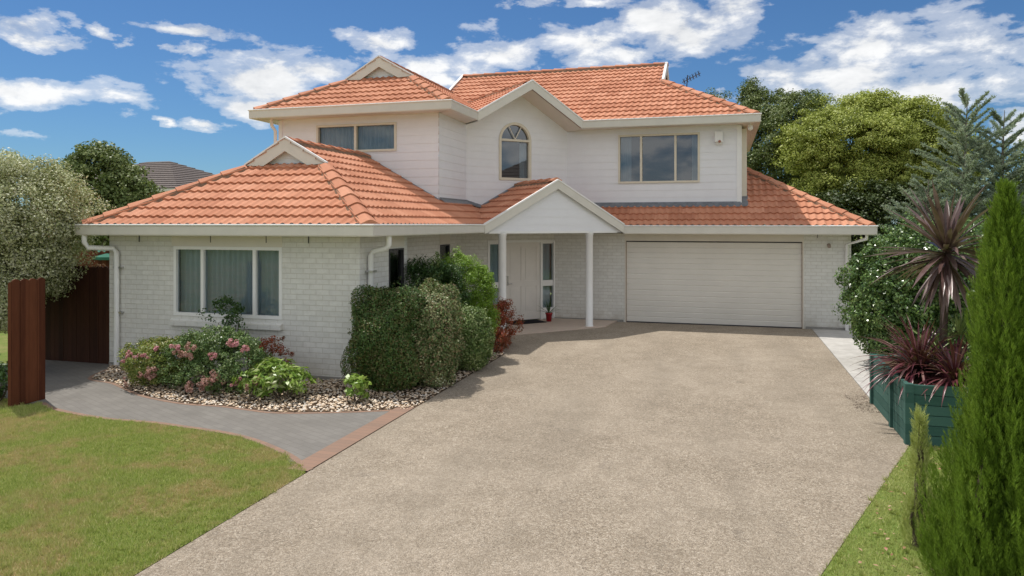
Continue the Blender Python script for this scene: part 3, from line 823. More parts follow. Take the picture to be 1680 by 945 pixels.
# --- entry: door, sidelights
fr = MB()
dl, dr = DX0 + .52, DX1 - .46
fr_m = M['white']
for s0, s1 in ((DX0, DX0 + .06), (dl - .06, dl), (dr, dr + .06), (DX1 - .06, DX1)): wbox(fr, wC, s0, s1, .03, 2.12, -.1, .02)
wbox(fr, wC, DX0, DX1, 2.06, 2.121, -.099, .022)
entry = fr.build('entry_frame', fr_m, house)
p = MB()
for s0, s1 in ((DX0 + .06, dl - .06), (dr + .06, DX1 - .06)):
    wbox(p, wC, s0, s1, .03, .32, -.08, -.03); wbox(p, wC, s0, s1, .90, 1.05, -.08, -.03); wbox(p, wC, s0, s1, 2.02, 2.06, -.08, -.03)
build_split(p, 'sidelight_rail', fr_m, entry)
for s0, s1 in ((DX0 + .06, dl - .06), (dr + .06, DX1 - .06)):
    for z0, z1 in ((.32, .90), (1.05, 2.02)):
        g_ = MB(); g_.face([wC.P(s0, z0, -.05), wC.P(s1, z0, -.05), wC.P(s1, z1, -.05), wC.P(s0, z1, -.05)]); g_.build('pane', M['glass'], entry)
    curtain_mesh(wC, s0 - .02, s1 + .02, .05, 2.05, -.2, .03, .25).build('curtain', M['curtain'], entry, smooth=True)
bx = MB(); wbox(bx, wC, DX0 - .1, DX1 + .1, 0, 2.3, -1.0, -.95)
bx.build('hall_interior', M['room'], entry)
dd = MB()
wbox(dd, wC, dl, dr, .04, 2.06, -.08, -.045)
sw = (dr - dl)
for s0, s1 in ((dl, dl + .11), (dl + sw / 2 - .05, dl + sw / 2 + .05), (dr - .11, dr)): wbox(dd, wC, s0, s1, .04, 2.06, -.045, -.03)
for z0, z1 in ((.04, .24), (.92, 1.06), (1.94, 2.06)):
    wbox(dd, wC, dl + .11, dl + sw / 2 - .05, z0, z1, -.045, -.031); wbox(dd, wC, dl + sw / 2 + .05, dr - .11, z0, z1, -.045, -.031)
for s0, s1 in ((dl + .15, dl + sw / 2 - .09), (dl + sw / 2 + .09, dr - .15)):
    for z0, z1 in ((.28, .88), (1.10, 1.90)): wbox(dd, wC, s0, s1, z0, z1, -.045, -.036)
door = dd.build('front_door', M['door'], house)
h_ = MB(); wbox(h_, wC, dl + .05, dl + .09, .95, 1.15, -.03, -.018); h_.tube([wC.P(dl + .07, 1.0, -.02), wC.P(dl + .07, 1.0, .03), wC.P(dl + .17, 1.0, .03)], .011, 8)
h_.tube([wC.P(dl + .07, 1.18, -.03), wC.P(dl + .07, 1.18, .0)], .024, 12)
h_.build('door_handle', M['metal'], door)

# --- garage door
gm = MB()
s0, s1 = opG[0] + .03, opG[1] - .03
nr = 15; hh = 2.065 / nr
for i in range(nr):
    z0 = .01 + i * hh; z1 = z0 + hh
    prof = [(z0, -.060), (z0 + .007, -.060), (z0 + .016, -.049), (z1 - .012, -.046), (z1 - .005, -.050), (z1, -.060)]
    gm.grid([[wG.P(s0, z, o) for z, o in prof], [wG.P(s1, z, o) for z, o in prof]])
gd = gm.build('garage_door', M['garage'], house)
fr = MB(); wbox(fr, wG, opG[0], s0, 0, 2.105, -.1, .018); wbox(fr, wG, s1, opG[1], 0, 2.105, -.1, .018)
wbox(fr, wG, opG[0], opG[1], 2.105, ZS, -.08, .014); build_split(fr, 'door_surround', M['soffit'], gd)
tr = MB(); wbox(tr, wG, s0, s1, 2.07, 2.10, -.09, -.07); tr.build('door_gap', M['dark'], gd)
tr = MB(); wbox(tr, wG, s0 - .004, s0 + .012, 0.0, 2.08, -.066, .0); wbox(tr, wG, s1 - .012, s1 + .004, 0, 2.08, -.066, .0); build_split(tr, 'track_trim', plain('tan_rubber', (.32, .22, .15), .6, .3), gd)
tr = MB(); wbox(tr, wG, s0, s1, -.01, .02, -.06, -.035); tr.build('bottom_seal', M['dark'], gd)

# --- porch posts, downpipes, lights, tap
for (x, y) in ((-4.84, 15.78), (-3.13, 17.49)):
    c = MB(); c.lathe((x, y, 0), [(.10, .0), (.10, .05), (.09, .06), (.09, ZS - .08), (.10, ZS - .07), (.10, ZS)], 28)
    c.build('porch_column', M['white'], house, smooth=True).data.polygons.foreach_set('use_smooth', [True] * (28 * 5))
def pipe(pts, r=.042):
    m = MB(); m.tube(pts, r, 12); return m
o = pipe([(-10.72, 9.99, ZS + .02), (-10.72, 9.99, 2.22), (-10.70, 10.05, 2.12), (-10.40, 10.30, 2.10), (-10.33, 10.30, 2.03), (-10.33, 10.30, .02)], .046)
dp = o.build('downpipe', M['white'], house, smooth=True)
cl = MB()
for z in (1.75, .95): cl.box(-10.40, -10.23, 10.29, 10.37, z, z + .03)
build_split(cl, 'pipe_clip', M['metal'], dp)
o = pipe([(-5.18, 10.62, ZS + .02), (-5.18, 10.62, 2.2), (-5.22, 10.62, 2.14), (-5.45, 10.62, 2.09), (-5.50, 10.62, 2.02), (-5.50, 10.62, .02)], .046)
dp = o.build('downpipe', M['white'], house, smooth=True)
cl = MB(); cl.box(-5.56, -5.43, 10.54, 10.70, 1.75, 1.78); build_split(cl, 'pipe_clip', M['metal'], dp)
o = pipe([(-10.40, 14.95, ZUS + .02), (-10.40, 15.0, 4.9), (-10.36, 15.08, 4.78), (-10.36, 15.08, 3.2)], .04); o.build('downpipe', M['white'], house, smooth=True)
o = pipe([(3.2, 18.2, ZS - .03), (3.2, 18.2, 2.2), (2.85, 18.64, 2.05), (2.85, 18.64, .0)], .04); o.build('downpipe', M['white'], house, smooth=True)
# wall light, soffit light, sensor, tap, antenna
lt = MB(); sL = X4(-.08); wbox(lt, wU4, sL - .10, sL + .10, 4.62, 4.88, .02, .12); wbox(lt, wU4, sL - .07, sL + .07, 4.56, 4.62, .02, .07)
wl = lt.build('alarm_box', M['white'], house)
lt = MB(); lt.tube([wU4.P(sL + .02, 4.63, .11), wU4.P(sL + .02, 4.63, .14)], .035, 10); lt.build('alarm_strobe', plain('amber_lens', (.35, .12, .06), .3, .5), wl)
lt = MB(); lt.lathe((.68, 19.0, ZUS - .16), [(.001, 0), (.05, .02), (.07, .07), (.05, .12), (.03, .17)], 14); lt.build('soffit_light', M['white'], house, smooth=True)
lt = MB(); lt.tube([(2.45, 18.70, 2.05), (2.45, 18.60, 2.05)], .02, 8); lt.tube([(2.45, 18.62, 2.05), (2.45, 18.56, 1.99)], .04, 10); lt.build('sensor_light', plain('sensor_plastic', (.35, .28, .24), .5, .4), house)
lt = MB(); lt.tube([(-3.30, 18.69, .05), (-3.30, 18.64, .30), (-3.30, 18.55, .32), (-3.30, 18.53, .25)], .018, 8); lt.tube([(-3.37, 18.60, .36), (-3.23, 18.60, .36)], .014, 6); lt.tube([(-3.30, 18.60, .31), (-3.30, 18.60, .36)], .01, 6)
lt.build('garden_tap', M['metal'], house)
lt = MB()
ax, ay, azb = -1.05, 22.4, 6.4
lt.tube([(ax, ay, azb), (ax + .05, ay, azb + .65)], .015, 6); lt.tube([(ax - .1, ay - .1, azb + .42), (ax + .42, ay + .15, azb + .72)], .013, 6)
for k in range(6):
    bx_, by_, bz_ = ax - .05 + k * .085, ay - .07 + k * .04, azb + .45 + k * .05
    lt.tube([(bx_ - .03, by_ - .17, bz_ + .04), (bx_ + .03, by_ + .17, bz_ - .04)], .009, 5)
    lt.tube([(bx_, by_, bz_ - .09), (bx_, by_, bz_ + .09)], .008, 5)
lt.build('antenna', M['dark'], house)
# small metal straps under the front gutter
lt = MB()
for x in (-9.9, -8.4, -7.3, -6.5): lt.box(x, x + .012, 10.355, 10.366, 2.22, ZS)
for x in (2.2,): lt.box(x, x + .012, 18.685, 18.696, 2.2, ZS - .05)
build_split(lt, 'strap', M['dark'], house)

# ------------------------------------------------------------------ GROUND
def flat(name, pts, z, mat, kind='structure', uvs=None, label=None, skirt=.0):
    m = MB(); P = [(a, b, z) for a, b in pts]; m.face(P, uvs or [(a, b) for a, b in pts])
    if skirt:
        for a, b in zip(P, P[1:] + P[:1]): m.face([a, b, (b[0], b[1], z - skirt), (a[0], a[1], z - skirt)])
    o = m.build(name, mat); o['kind'] = kind
    if label: o['label'] = label
    return o
flat('ground', [(-600, -600), (600, -600), (600, 600), (-600, 600)], -.06, m_lawn(.3))
DU = -4.06
drv = [(DU, -6), (DU, 13.4), (-4.45, 14.2), (-4.86, 15.45), (-3.0, 17.55), (-2.6, 18.70), (2.08, 18.72), (2.05, 9.15), (.675, 5.58), (-3.2, -6)]
flat('driveway', drv, 0, M['agg'], skirt=.06)
flat('concrete_path', [(2.06, 9.3), (2.09, 18.74), (4.2, 18.74), (3.4, 14.0), (2.7, 11.3), (2.7, 9.3)], .004, M['concrete'], skirt=.07)
patio = flat('porch_floor', [(-6.3, 16.6), (-5.0, 15.25), (-4.86, 15.45), (-2.75, 17.62), (-2.62, 18.69), (-4.3, 18.69)], .03, M['porchtile'], skirt=.08)
# front path of grey pavers
low_e = [(22, 668), (65, 662), (87, 673), (167, 688), (250, 695), (300, 702), (367, 712), (417, 725), (467, 747), (497, 769)]
up_e = [(655, 672), (560, 676), (458, 677), (410, 672), (362, 666), (303, 662), (239, 650), (205, 636), (185, 628), (150, 621), (180, 606)]
lowp = [gp(*q) for q in low_e]; upp = [gp(*q) for q in up_e]
pathp = [(-9.9, 7.9)] + lowp[1:-1] + [(DU - .24, gp(497, 768)[1])] + [(DU - .24, gp(668, 675)[1])] + upp[1:] + [(-10.55, 10.36), (-10.57, 10.6), (-12.3, 10.6), (-12.3, 8.6)]
flat('path', pathp, .002, M['paver'], skirt=.07)
def strip(pts, wid, z, name, mat, label=None, grp=None):
    m = MB(); L = 0; n = len(pts); P = [Vector((a, b, 0)) for a, b in pts]; prev = None
    for i, p in enumerate(P):
        d = (P[min(i + 1, n - 1)] - P[max(i - 1, 0)]).normalized(); nn = Vector((-d.y, d.x, 0))
        if i: L += (P[i] - P[i - 1]).length
        cur = (p + Vector((0, 0, z)), p + nn * wid + Vector((0, 0, z)), L)
        if prev:
            m.face([prev[0], cur[0], cur[1], prev[1]], [(prev[2], 0.01), (cur[2], .01), (cur[2], .23), (prev[2], .23)])
            for k in (0, 1): m.face([prev[k], cur[k], cur[k] - Vector((0, 0, .06)), prev[k] - Vector((0, 0, .06))])
        prev = cur
    o = m.build(name, mat); o['kind'] = 'structure'; return o
def smooth_pts(pts, k=4):
    out = []; P = [Vector((a, b)) for a, b in pts]
    for i in range(len(P) - 1):
        p0, p1, p2, p3 = P[max(i - 1, 0)], P[i], P[i + 1], P[min(i + 2, len(P) - 1)]
        for j in range(k):
            t = j / k
            q = .5 * ((2 * p1) + (p2 - p0) * t + (2 * p0 - 5 * p1 + 4 * p2 - p3) * t * t + (3 * p1 - p0 - 3 * p2 + p3) * t ** 3); out.append((q.x, q.y))
    out.append(tuple(P[-1])); return out
ledge = smooth_pts(lowp[1:] + [gp(503, 773)])
strip(ledge, .075, .006, 'lawn_edging', M['edge'])
strip([(DU - .01, gp(505, 774)[1]), (DU - .01, gp(668, 668)[1])], .24, .007, 'brick_edging', M['edge'])
bedge = smooth_pts([(DU - .1, gp(668, 672)[1])] + upp[1:])
strip(bedge, .06, .005, 'garden_edging', M['edge'])
# garden bed
bed = [(DU - .01, gp(668, 670)[1])] + upp[1:] + [(-10.56, 10.37), (-5.57, 10.37), (-5.57, 12.2), (-6.3, 12.2), (-6.3, 16.6), (-5.0, 15.25), (-4.86, 15.3), (-4.45, 14.2), (DU - .01, 13.4)]
flat('garden_bed_soil', bed, -.004, M['soil'])
# left lawn
lawnL = [(-30, -20), (DU - .012, -20), (DU - .016, gp(505, 776)[1])] + ledge[::-1][1:] + [(-9.35, 7.75), (-12.5, 8.6), (-30, 8.6)]
flat('lawn', lawnL, -.005, M['lawn'])
lawnR = [(-3.2 + .003, -6), (.678, 5.58), (2.053, 9.15), (2.72, 9.3), (2.72, 14.0), (30, 14.0), (30, -6)]
flat('lawn', lawnR, -.004, m_lawn(.15))

# point-in-polygon sampling
def inpoly(x, y, poly):
    c = np.zeros(len(x), bool); n = len(poly); j = n - 1
    for i in range(n):
        xi, yi = poly[i]; xj, yj = poly[j]
        c ^= ((yi > y) != (yj > y)) & (x < (xj - xi) * (y - yi) / (yj - yi + 1e-12) + xi); j = i
    return c
def in_view(x, y, margin=220, ymax=H + 260):
    Zc = -ST * x + CT * y; Xc = CT * x + ST * y; px = 840 + F * Xc / np.maximum(Zc, .1); py = YH + F * CAMH / np.maximum(Zc, .1)
    return (Zc > 1) & (px > -margin) & (px < W + margin) & (py < ymax)
def sample_poly(poly, n, view=True):
    xs = [p[0] for p in poly]; ys = [p[1] for p in poly]; out = np.zeros((0, 2)); 
    x0, x1, y0, y1 = max(min(xs), -14), min(max(xs), 8), max(min(ys), 3), min(max(ys), 20)
    while len(out) < n:
        x = rng.uniform(x0, x1, n * 2); y = rng.uniform(y0, y1, n * 2)
        k = inpoly(x, y, poly)
        if view: k &= in_view(x, y)
        out = np.vstack([out, np.stack([x[k], y[k]], 1)])
        if k.sum() == 0: break
    return out[:n]
def grass(name, poly, n, hmin, hmax, label, mat=None):
    p = sample_poly(poly, n); n = len(p)
    # patchiness: shorter, sparser in places
    f = .5 + .5 * np.sin(p[:, 0] * 1.9 + 1.3 * np.sin(p[:, 1] * 1.3)) * np.sin(p[:, 1] * 2.3 + p[:, 0] * .7)
    h = rng.uniform(hmin, hmax, n) * (.65 + .5 * f); a = rng.uniform(0, 2 * np.pi, n); lean = rng.normal(0, .45, (n, 2)) * h[:, None]
    w = rng.uniform(.0022, .0045, n)
    b0 = np.stack([p[:, 0] - w * np.cos(a), p[:, 1] - w * np.sin(a), np.full(n, -.005)], 1)
    b1 = np.stack([p[:, 0] + w * np.cos(a), p[:, 1] + w * np.sin(a), np.full(n, -.005)], 1)
    t = np.stack([p[:, 0] + lean[:, 0], p[:, 1] + lean[:, 1], h], 1)
    o = np_mesh(name, np.stack([b0, b1, t], 1), 3, mat or M['grass'])
    return tag(o, label, 'grass', kind='stuff')
grass('grass', lawnL, 330000, .012, .034, 'patchy green lawn grass left of the driveway')
grass('grass', [(-3.2, -6), (.668, 5.58), (2.04, 9.15)] + lawnR[3:], 120000, .010, .030, 'green grass between driveway and conifers on the right', m_grass(.15))

def grass_tufts(name, poly, ncl, label, mat):
    c = sample_poly(poly, ncl); k = 34; n = len(c) * k; r = np.repeat(rng.uniform(.012, .035, len(c)), k)
    a = rng.uniform(0, 2 * np.pi, n); p = np.repeat(c, k, 0) + np.stack([np.cos(a), np.sin(a)], 1) * (r * rng.random(n))[:, None]
    h = rng.uniform(.025, .055, n); w = rng.uniform(.002, .0035, n); b = rng.uniform(0, 2 * np.pi, n)
    l = np.stack([np.cos(a), np.sin(a)], 1) * (h * rng.uniform(.1, .8, n))[:, None]
    b0 = np.stack([p[:, 0] - w * np.cos(b), p[:, 1] - w * np.sin(b), np.full(n, -.005)], 1); b1 = np.stack([p[:, 0] + w * np.cos(b), p[:, 1] + w * np.sin(b), np.full(n, -.005)], 1)
    t = np.stack([p[:, 0] + l[:, 0], p[:, 1] + l[:, 1], h], 1)
    return tag(np_mesh(name, np.stack([b0, b1, t], 1), 3, mat), label, 'grass', kind='stuff')
M['tuft'] = m_grass(.4)
grass_tufts('grass_tufts', [(x + (.02 if x > -6 else 0), y) for x, y in lawnL], 1500, 'darker longer grass tufts dotted over the left lawn', M['tuft'])
grass_tufts('grass_tufts', [(-3.2, -6), (.655, 5.58), (2.03, 9.15)] + lawnR[3:], 500, 'longer grass tufts dotted over the right hand lawn', M['tuft'])
# leaf makers ------------------------------------------------------
def unit(v): return v / np.maximum(np.linalg.norm(v, axis=1, keepdims=True), 1e-9)
def leaf_quads(P, N, length, width, up=.3, jit=.7, fold=.25):
    """rhombic leaves at P facing roughly N"""
    n = len(P)
    nn = unit(N + rng.normal(0, jit, (n, 3)) + np.array([0, 0, up]))
    d = unit(np.cross(nn, rng.normal(0, 1, (n, 3)))); s = np.cross(nn, d)
    L = length * rng.uniform(.6, 1.3, n)[:, None]; Wd = width * rng.uniform(.7, 1.3, n)[:, None]
    tip = P + d * L * .5; base = P - d * L * .5
    l = P + s * Wd * .5 + nn * Wd * fold; r = P - s * Wd * .5 + nn * Wd * fold
    return np.stack([base, r, tip, l], 1)
def sphere_dirs(n): return unit(rng.normal(0, 1, (n, 3)))
def clump_points(c, rad, clumps, per, cr, zmin=None, flat_=.7, bias_up=.0, fill=.15, lump=.18):
    """points in clumps spread over an uneven ellipsoid"""
    d = sphere_dirs(clumps); d[:, 2] += bias_up; d = unit(d)
    ph = rng.uniform(0, 6.28, 6)
    rr = 1 + lump * (np.sin(d[:, 0] * 3.1 + ph[0]) + np.sin(d[:, 1] * 3.7 + ph[1]) + np.sin(d[:, 2] * 4.3 + ph[2])) / 1.7 + rng.normal(0, .05, clumps)
    depth = np.where(rng.random(clumps) < fill, rng.uniform(.2, .8, clumps), rng.uniform(.82, 1.0, clumps))
    C = np.array(c) + d * np.array(rad) * (rr * depth)[:, None]
    if zmin is not None: C[:, 2] = np.maximum(C[:, 2], zmin + rng.uniform(0, cr, clumps))
    q = sphere_dirs(clumps * per) * (rng.random((clumps * per, 1)) ** .4) * cr * np.repeat(rng.uniform(.6, 1.35, clumps), per)[:, None]
    q[:, 2] *= flat_
    P = np.repeat(C, per, 0) + q
    N = unit(q) * .6 + np.repeat(d, per, 0) * .5
    return P, N, C
def box_points(c, rad, n, e=4.0, depth=(.93, 1.03), zmin=.05, lump=.05):
    d = sphere_dirs(n); k = (np.abs(d) ** e).sum(1) ** (-1 / e)
    q = d * k[:, None]; q = q / 1.0
    ph = rng.uniform(0, 6.28, 3)
    s = rng.uniform(*depth, n) * (1 + lump * np.sin(q[:, 0] * 4 + ph[0]) * np.sin(q[:, 2] * 5 + ph[1]) + lump * .7 * np.sin(q[:, 1] * 6 + ph[2] + q[:, 2] * 3))
    P = np.array(c) + q * np.array(rad) * s[:, None]
    P = P[P[:, 2] > zmin] if zmin is not None else P
    N = unit((P - np.array(c)) / np.array(rad) ** 2)
    return P, N
def limbs(m, base, top, r0, targets, rb=.35, wob=.12):
    """trunk from base to top, then limbs from the trunk to target points"""
    base, top = Vector(base), Vector(top); n = 6; pts = []; rs = []
    for i in range(n + 1):
        t = i / n; p = base.lerp(top, t) + Vector((random.uniform(-1, 1), random.uniform(-1, 1), 0)) * wob * (0 if i == 0 else 1) * r0 * 3
        pts.append(p); rs.append(r0 * (1 - .75 * t) * (1.25 if i == 0 else 1))
    m.tube(pts, rs, 9)
    for tg_ in targets:
        tg_ = Vector(tg_); k = random.randint(1, n - 1); s = pts[k]; mid = s.lerp(tg_, .5) + Vector((random.uniform(-1, 1), random.uniform(-1, 1), random.uniform(-.2, .8))) * wob * (tg_ - s).length
        r = rs[k] * rb; m.tube([s, s.lerp(mid, .5), mid, tg_], [r, r * .8, r * .6, r * .18], 6)

# ------------------------------------------------------------------ stones in the bed
def stones():
    p1 = sample_poly([q for q in bed], 15000)
    # keep a pebble carpet, thicker near the edge of path and driveway
    n = len(p1); V = []
    ico = np.array([(1, 0, 0), (0, 1, 0), (-1, 0, 0), (0, -1, 0), (0, 0, 1)], float)
    tri = [(0, 1, 4), (1, 2, 4), (2, 3, 4), (3, 0, 4)]
    s = rng.uniform(.010, .030, n); a = rng.uniform(0, 6.28, n); asp = rng.uniform(.45, 1, n); hz = rng.uniform(.35, .7, n)
    verts = ico[None] * np.stack([s, s * asp, s * hz], 1)[:, None, :]
    verts[:, :4] *= rng.uniform(.7, 1.25, (n, 4, 1))
    ca, sa = np.cos(a)[:, None], np.sin(a)[:, None]
    x = verts[..., 0] * ca - verts[..., 1] * sa + p1[:, 0:1]; y = verts[..., 0] * sa + verts[..., 1] * ca + p1[:, 1:2]
    z = verts[..., 2] + rng.uniform(.0, .035, n)[:, None]
    vv = np.stack([x, y, z], 2)
    me = bpy.data.meshes.new('pebbles'); fs = []
    base = (np.arange(n) * 5)[:, None]
    faces = np.concatenate([base + np.array(t) for t in tri], 0)
    N = len(faces); me.vertices.add(n * 5); me.vertices.foreach_set('co', vv.reshape(-1).astype(np.float32))
    me.loops.add(N * 3); me.loops.foreach_set('vertex_index', faces.reshape(-1).astype(np.int32)); me.polygons.add(N)
    me.polygons.foreach_set('loop_start', np.arange(0, N * 3, 3, dtype=np.int32)); me.polygons.foreach_set('loop_total', np.full(N, 3, dtype=np.int32))
    me.update(); me.validate()
    t = NT('river_pebble'); r = t.n('ShaderNodeNewGeometry').outputs['Random Per Island']
    t.principled(t.ramp(r, [(0, (.26, .19, .13)), (.25, (.52, .38, .25)), (.55, (.68, .53, .39)), (.8, (.76, .67, .55)), (1, (.58, .54, .50))]), .7, .3)
    me.materials.append(t.m); o = bpy.data.objects.new('pebbles', me); COL.objects.link(o)
    tag(o, 'loose tan and cream pebbles covering the garden bed', 'pebbles', kind='stuff')
stones()

# ------------------------------------------------------------------ garden plants
def foliage(name, V, mat, parent): return np_mesh(name, V, 4, mat, parent)
def shrub(name, c, label, cat, parts, stem=None, group=None):
    e_ = empty(name, (c[0], c[1], 0), label, cat, group)
    for nm, V, mt in parts: foliage(nm, V, mt, e_)
    m = MB()
    for k in range(stem or 7):
        a = random.uniform(0, 6.28); r = random.uniform(.02, .1)
        h = random.uniform(.3, .6); 
        m.tube([(c[0] + r * math.cos(a), c[1] + r * math.sin(a), 0), (c[0] + r * 2 * math.cos(a), c[1] + r * 2 * math.sin(a), c[2] * h), (c[0] + r * 3.2 * math.cos(a + .3), c[1] + r * 3.2 * math.sin(a + .3), c[2] * (h + .5))], [.014, .010, .005], 6)
    m.build('stem', M['bark'], e_)
    return e_
LF = {}
LF['darkhedge'] = m_leaf('abelia_leaf', [(0.035, 0.074, 0.018), (0.062, 0.127, 0.029), (0.094, 0.171, 0.042), (0.150, 0.116, 0.046), (0.138, 0.232, 0.065)], .12, .45, 3)
LF['varieg'] = m_leaf('variegated_leaf', [(0.062, 0.113, 0.031), (0.105, 0.180, 0.053), (0.176, 0.265, 0.097), (0.298, 0.208, 0.123), (0.386, 0.454, 0.211), (0.800, 0.800, 0.597)], .18, .5, 4)
LF['abelia2'] = m_leaf('light_abelia_leaf', [(0.063, 0.127, 0.036), (0.127, 0.214, 0.055), (0.252, 0.328, 0.114), (0.654, 0.680, 0.378)], .18, .45, 4)
LF['bright'] = m_leaf('bright_green_leaf', [(0.088, 0.175, 0.021), (0.175, 0.315, 0.035), (0.280, 0.455, 0.052), (0.420, 0.595, 0.105)], .3, .45, 3)
LF['deep'] = m_leaf('deep_green_leaf', [(0.024, 0.060, 0.016), (0.051, 0.110, 0.029), (0.081, 0.161, 0.040)], .15, .4, 3)
LF['nandina'] = m_leaf('red_nandina_leaf', [(0.088, 0.088, 0.028), (0.210, 0.079, 0.032), (0.350, 0.061, 0.035), (0.455, 0.088, 0.052), (0.140, 0.123, 0.035)], .3, .45, 3)
LF['rose'] = m_leaf('rose_leaf', [(0.053, 0.106, 0.031), (0.106, 0.190, 0.059), (0.190, 0.274, 0.095), (0.378, 0.440, 0.210)], .2, .35, 5)
LF['roselight'] = m_leaf('young_rose_leaf', [(0.105, 0.158, 0.035), (0.193, 0.263, 0.061), (0.315, 0.350, 0.088), (0.385, 0.245, 0.105)], .3, .4, 5)
LF['hell'] = m_leaf('glossy_green_leaf', [(0.105, 0.210, 0.035), (0.210, 0.350, 0.052), (0.350, 0.473, 0.105), (0.620, 0.620, 0.420)], .3, .35, 5)
LF['pitt'] = m_leaf('grey_green_leaf', [(.17, .205, .075), (.34, .38, .17), (.58, .60, .33), (.72, .72, .54), (.40, .45, .14)], .25, .5, 1.5)
LF['gloss'] = m_leaf('camellia_leaf', [(0.028, 0.066, 0.019), (0.070, 0.142, 0.034), (0.142, 0.236, 0.059), (0.308, 0.402, 0.142)], .12, .28, 3, .5)
LF['treedark'] = m_leaf('dark_tree_leaf', [(0.026, 0.048, 0.015), (0.065, 0.099, 0.026), (0.120, 0.154, 0.044)], .12, .5, .8)
LF['treedark2'] = m_leaf('olive_tree_leaf', [(0.066, 0.109, 0.031), (0.152, 0.205, 0.061), (0.256, 0.301, 0.105)], .15, .5, .6)
LF['treeyel'] = m_leaf('yellow_green_leaf', [(0.177, 0.228, 0.050), (0.331, 0.391, 0.076), (0.496, 0.556, 0.121), (0.594, 0.635, 0.189)], .25, .5, .7)
LF['cedar'] = m_leaf('blue_cedar_needle', [(0.251, 0.329, 0.251), (0.413, 0.499, 0.383), (0.620, 0.685, 0.528)], .45, .6, 1.2)
LF['cyp'] = m_leaf('conifer_spray', [(0.078, 0.141, 0.017), (0.148, 0.249, 0.025), (0.226, 0.357, 0.038), (0.340, 0.454, 0.072)], .3, .55, 2.5)
LF['gold'] = m_leaf('golden_conifer_spray', [(0.322, 0.410, 0.091), (0.564, 0.615, 0.205), (0.713, 0.750, 0.342)], .3, .6, 5)
LF['petal'] = m_leaf('pink_petal', [(.55, .16, .22), (.70, .32, .36), (.78, .50, .50)], .3, .6, 6)
LF['petal2'] = m_leaf('dusty_pink_petal', [(0.437, 0.188, 0.168), (0.575, 0.325, 0.280), (0.667, 0.475, 0.392)], .3, .6, 6)
LF['cord'] = m_leaf('purple_sword_leaf', [(0.060, 0.029, 0.028), (0.120, 0.066, 0.062), (0.200, 0.133, 0.122), (0.304, 0.224, 0.210)], .12, .32, 6, .55)
LF['flax'] = m_leaf('burgundy_strap_leaf', [(.06, .012, .02), (.11, .024, .036), (.17, .055, .06), (.36, .26, .22)], .12, .32, 8, .5)
LF['green_s'] = m_leaf('green_strap_leaf', [(0.105, 0.175, 0.044), (0.210, 0.298, 0.088), (0.385, 0.455, 0.175)], .2, .4, 8)

def hedge_layers(c, rad, n, L, Wd, e=4, lump=.05, up=.25):
    out = []
    for dp, k in (((.95, 1.05), 1.0), ((.86, .94), .8), ((.70, .82), .5)):
        P, N = box_points(c, rad, int(n * k), e, dp, .03, lump); out.append(leaf_quads(P, N, L, Wd, up))
    T, TN = box_points(c, rad, int(n / 130), e, (.96, 1.04), .2, lump)       # young shoots standing out
    m_ = len(T); kk = 11; t = np.tile(np.linspace(0, 1, kk), m_)
    D = unit(TN * .7 + rng.normal(0, .35, (m_, 3)) + np.array([0, 0, .55]))
    P = np.repeat(T, kk, 0) + np.repeat(D, kk, 0) * (t * .11)[:, None] + rng.normal(0, .012, (m_ * kk, 3))
    out.append(leaf_quads(P, np.repeat(TN, kk, 0), L, Wd, up))
    return np.concatenate(out)
# clipped dark hedge at the corner of the left wing
c1 = (-4.95, 10.25, .74); V1 = hedge_layers(c1, (.54, .60, .74), 27000, .038, .020, 3.4, .13)
def tufts(c, rad, n, per, cr, lf):
    P, N, C = clump_points(c, rad, n, per, cr, .08, .8, .25, .0, .08); return leaf_quads(P, N, lf[0], lf[1], .4)
V1 = np.concatenate([V1, tufts(c1, (.57, .64, .75), 90, 60, .10, (.042, .022))])
shrub('clipped_shrub', (c1[0], c1[1], .8), 'large dark clipped shrub with reddish tips at the brick corner', 'shrub', [('foliage', V1, LF['darkhedge'])])
c2 = (-4.43, 10.50, .70)
V2 = np.concatenate([hedge_layers(c2, (.42, .48, .76), 13000, .038, .022, 2.6, .14), hedge_layers((-4.42, 11.2, .74), (.24, .30, .74), 6000, .038, .022, 2.5, .1), tufts((-4.43, 10.5, .72), (.44, .52, .74), 90, 60, .10, (.045, .026)), tufts((-4.42, 11.2, .76), (.26, .32, .74), 40, 60, .09, (.045, .026))])
shrub('variegated_shrub', (c2[0], c2[1], .8), 'pale cream flecked shrub right behind the big dark clipped shrub', 'shrub', [('foliage', V2, LF['varieg'])])
c3 = (-4.27, 11.9, .50)
V3 = np.concatenate([hedge_layers(c3, (.38, .46, .54), 8000, .036, .022, 2.4, .1), tufts(c3, (.44, .52, .58), 60, 60, .09, (.045, .025))])
shrub('variegated_shrub', (c3[0], c3[1], .7), 'mid green pale tipped shrub leaning over the driveway edge', 'shrub', [('foliage', V3, LF['abelia2'])])
P, N, C = clump_points((-4.72, 13.0, 1.02), (.66, .50, .82), 380, 80, .12, .1, 1.0, .2)
shrub('bright_shrub', (-4.60, 13.25, 1.0), 'bright lime green feathery shrub left of the porch column', 'shrub', [('foliage', leaf_quads(P, N, .05, .016, .9), LF['bright'])])
P, N, C = clump_points((-5.22, 12.4, 1.16), (.62, .50, .80), 300, 80, .13, .1, 1.0, .2)
shrub('dark_shrub', (-5.25, 12.55, 1.0), 'dark green fine leaved shrub below the narrow side windows', 'shrub', [('foliage', leaf_quads(P, N, .055, .018, .6), LF['deep'])])
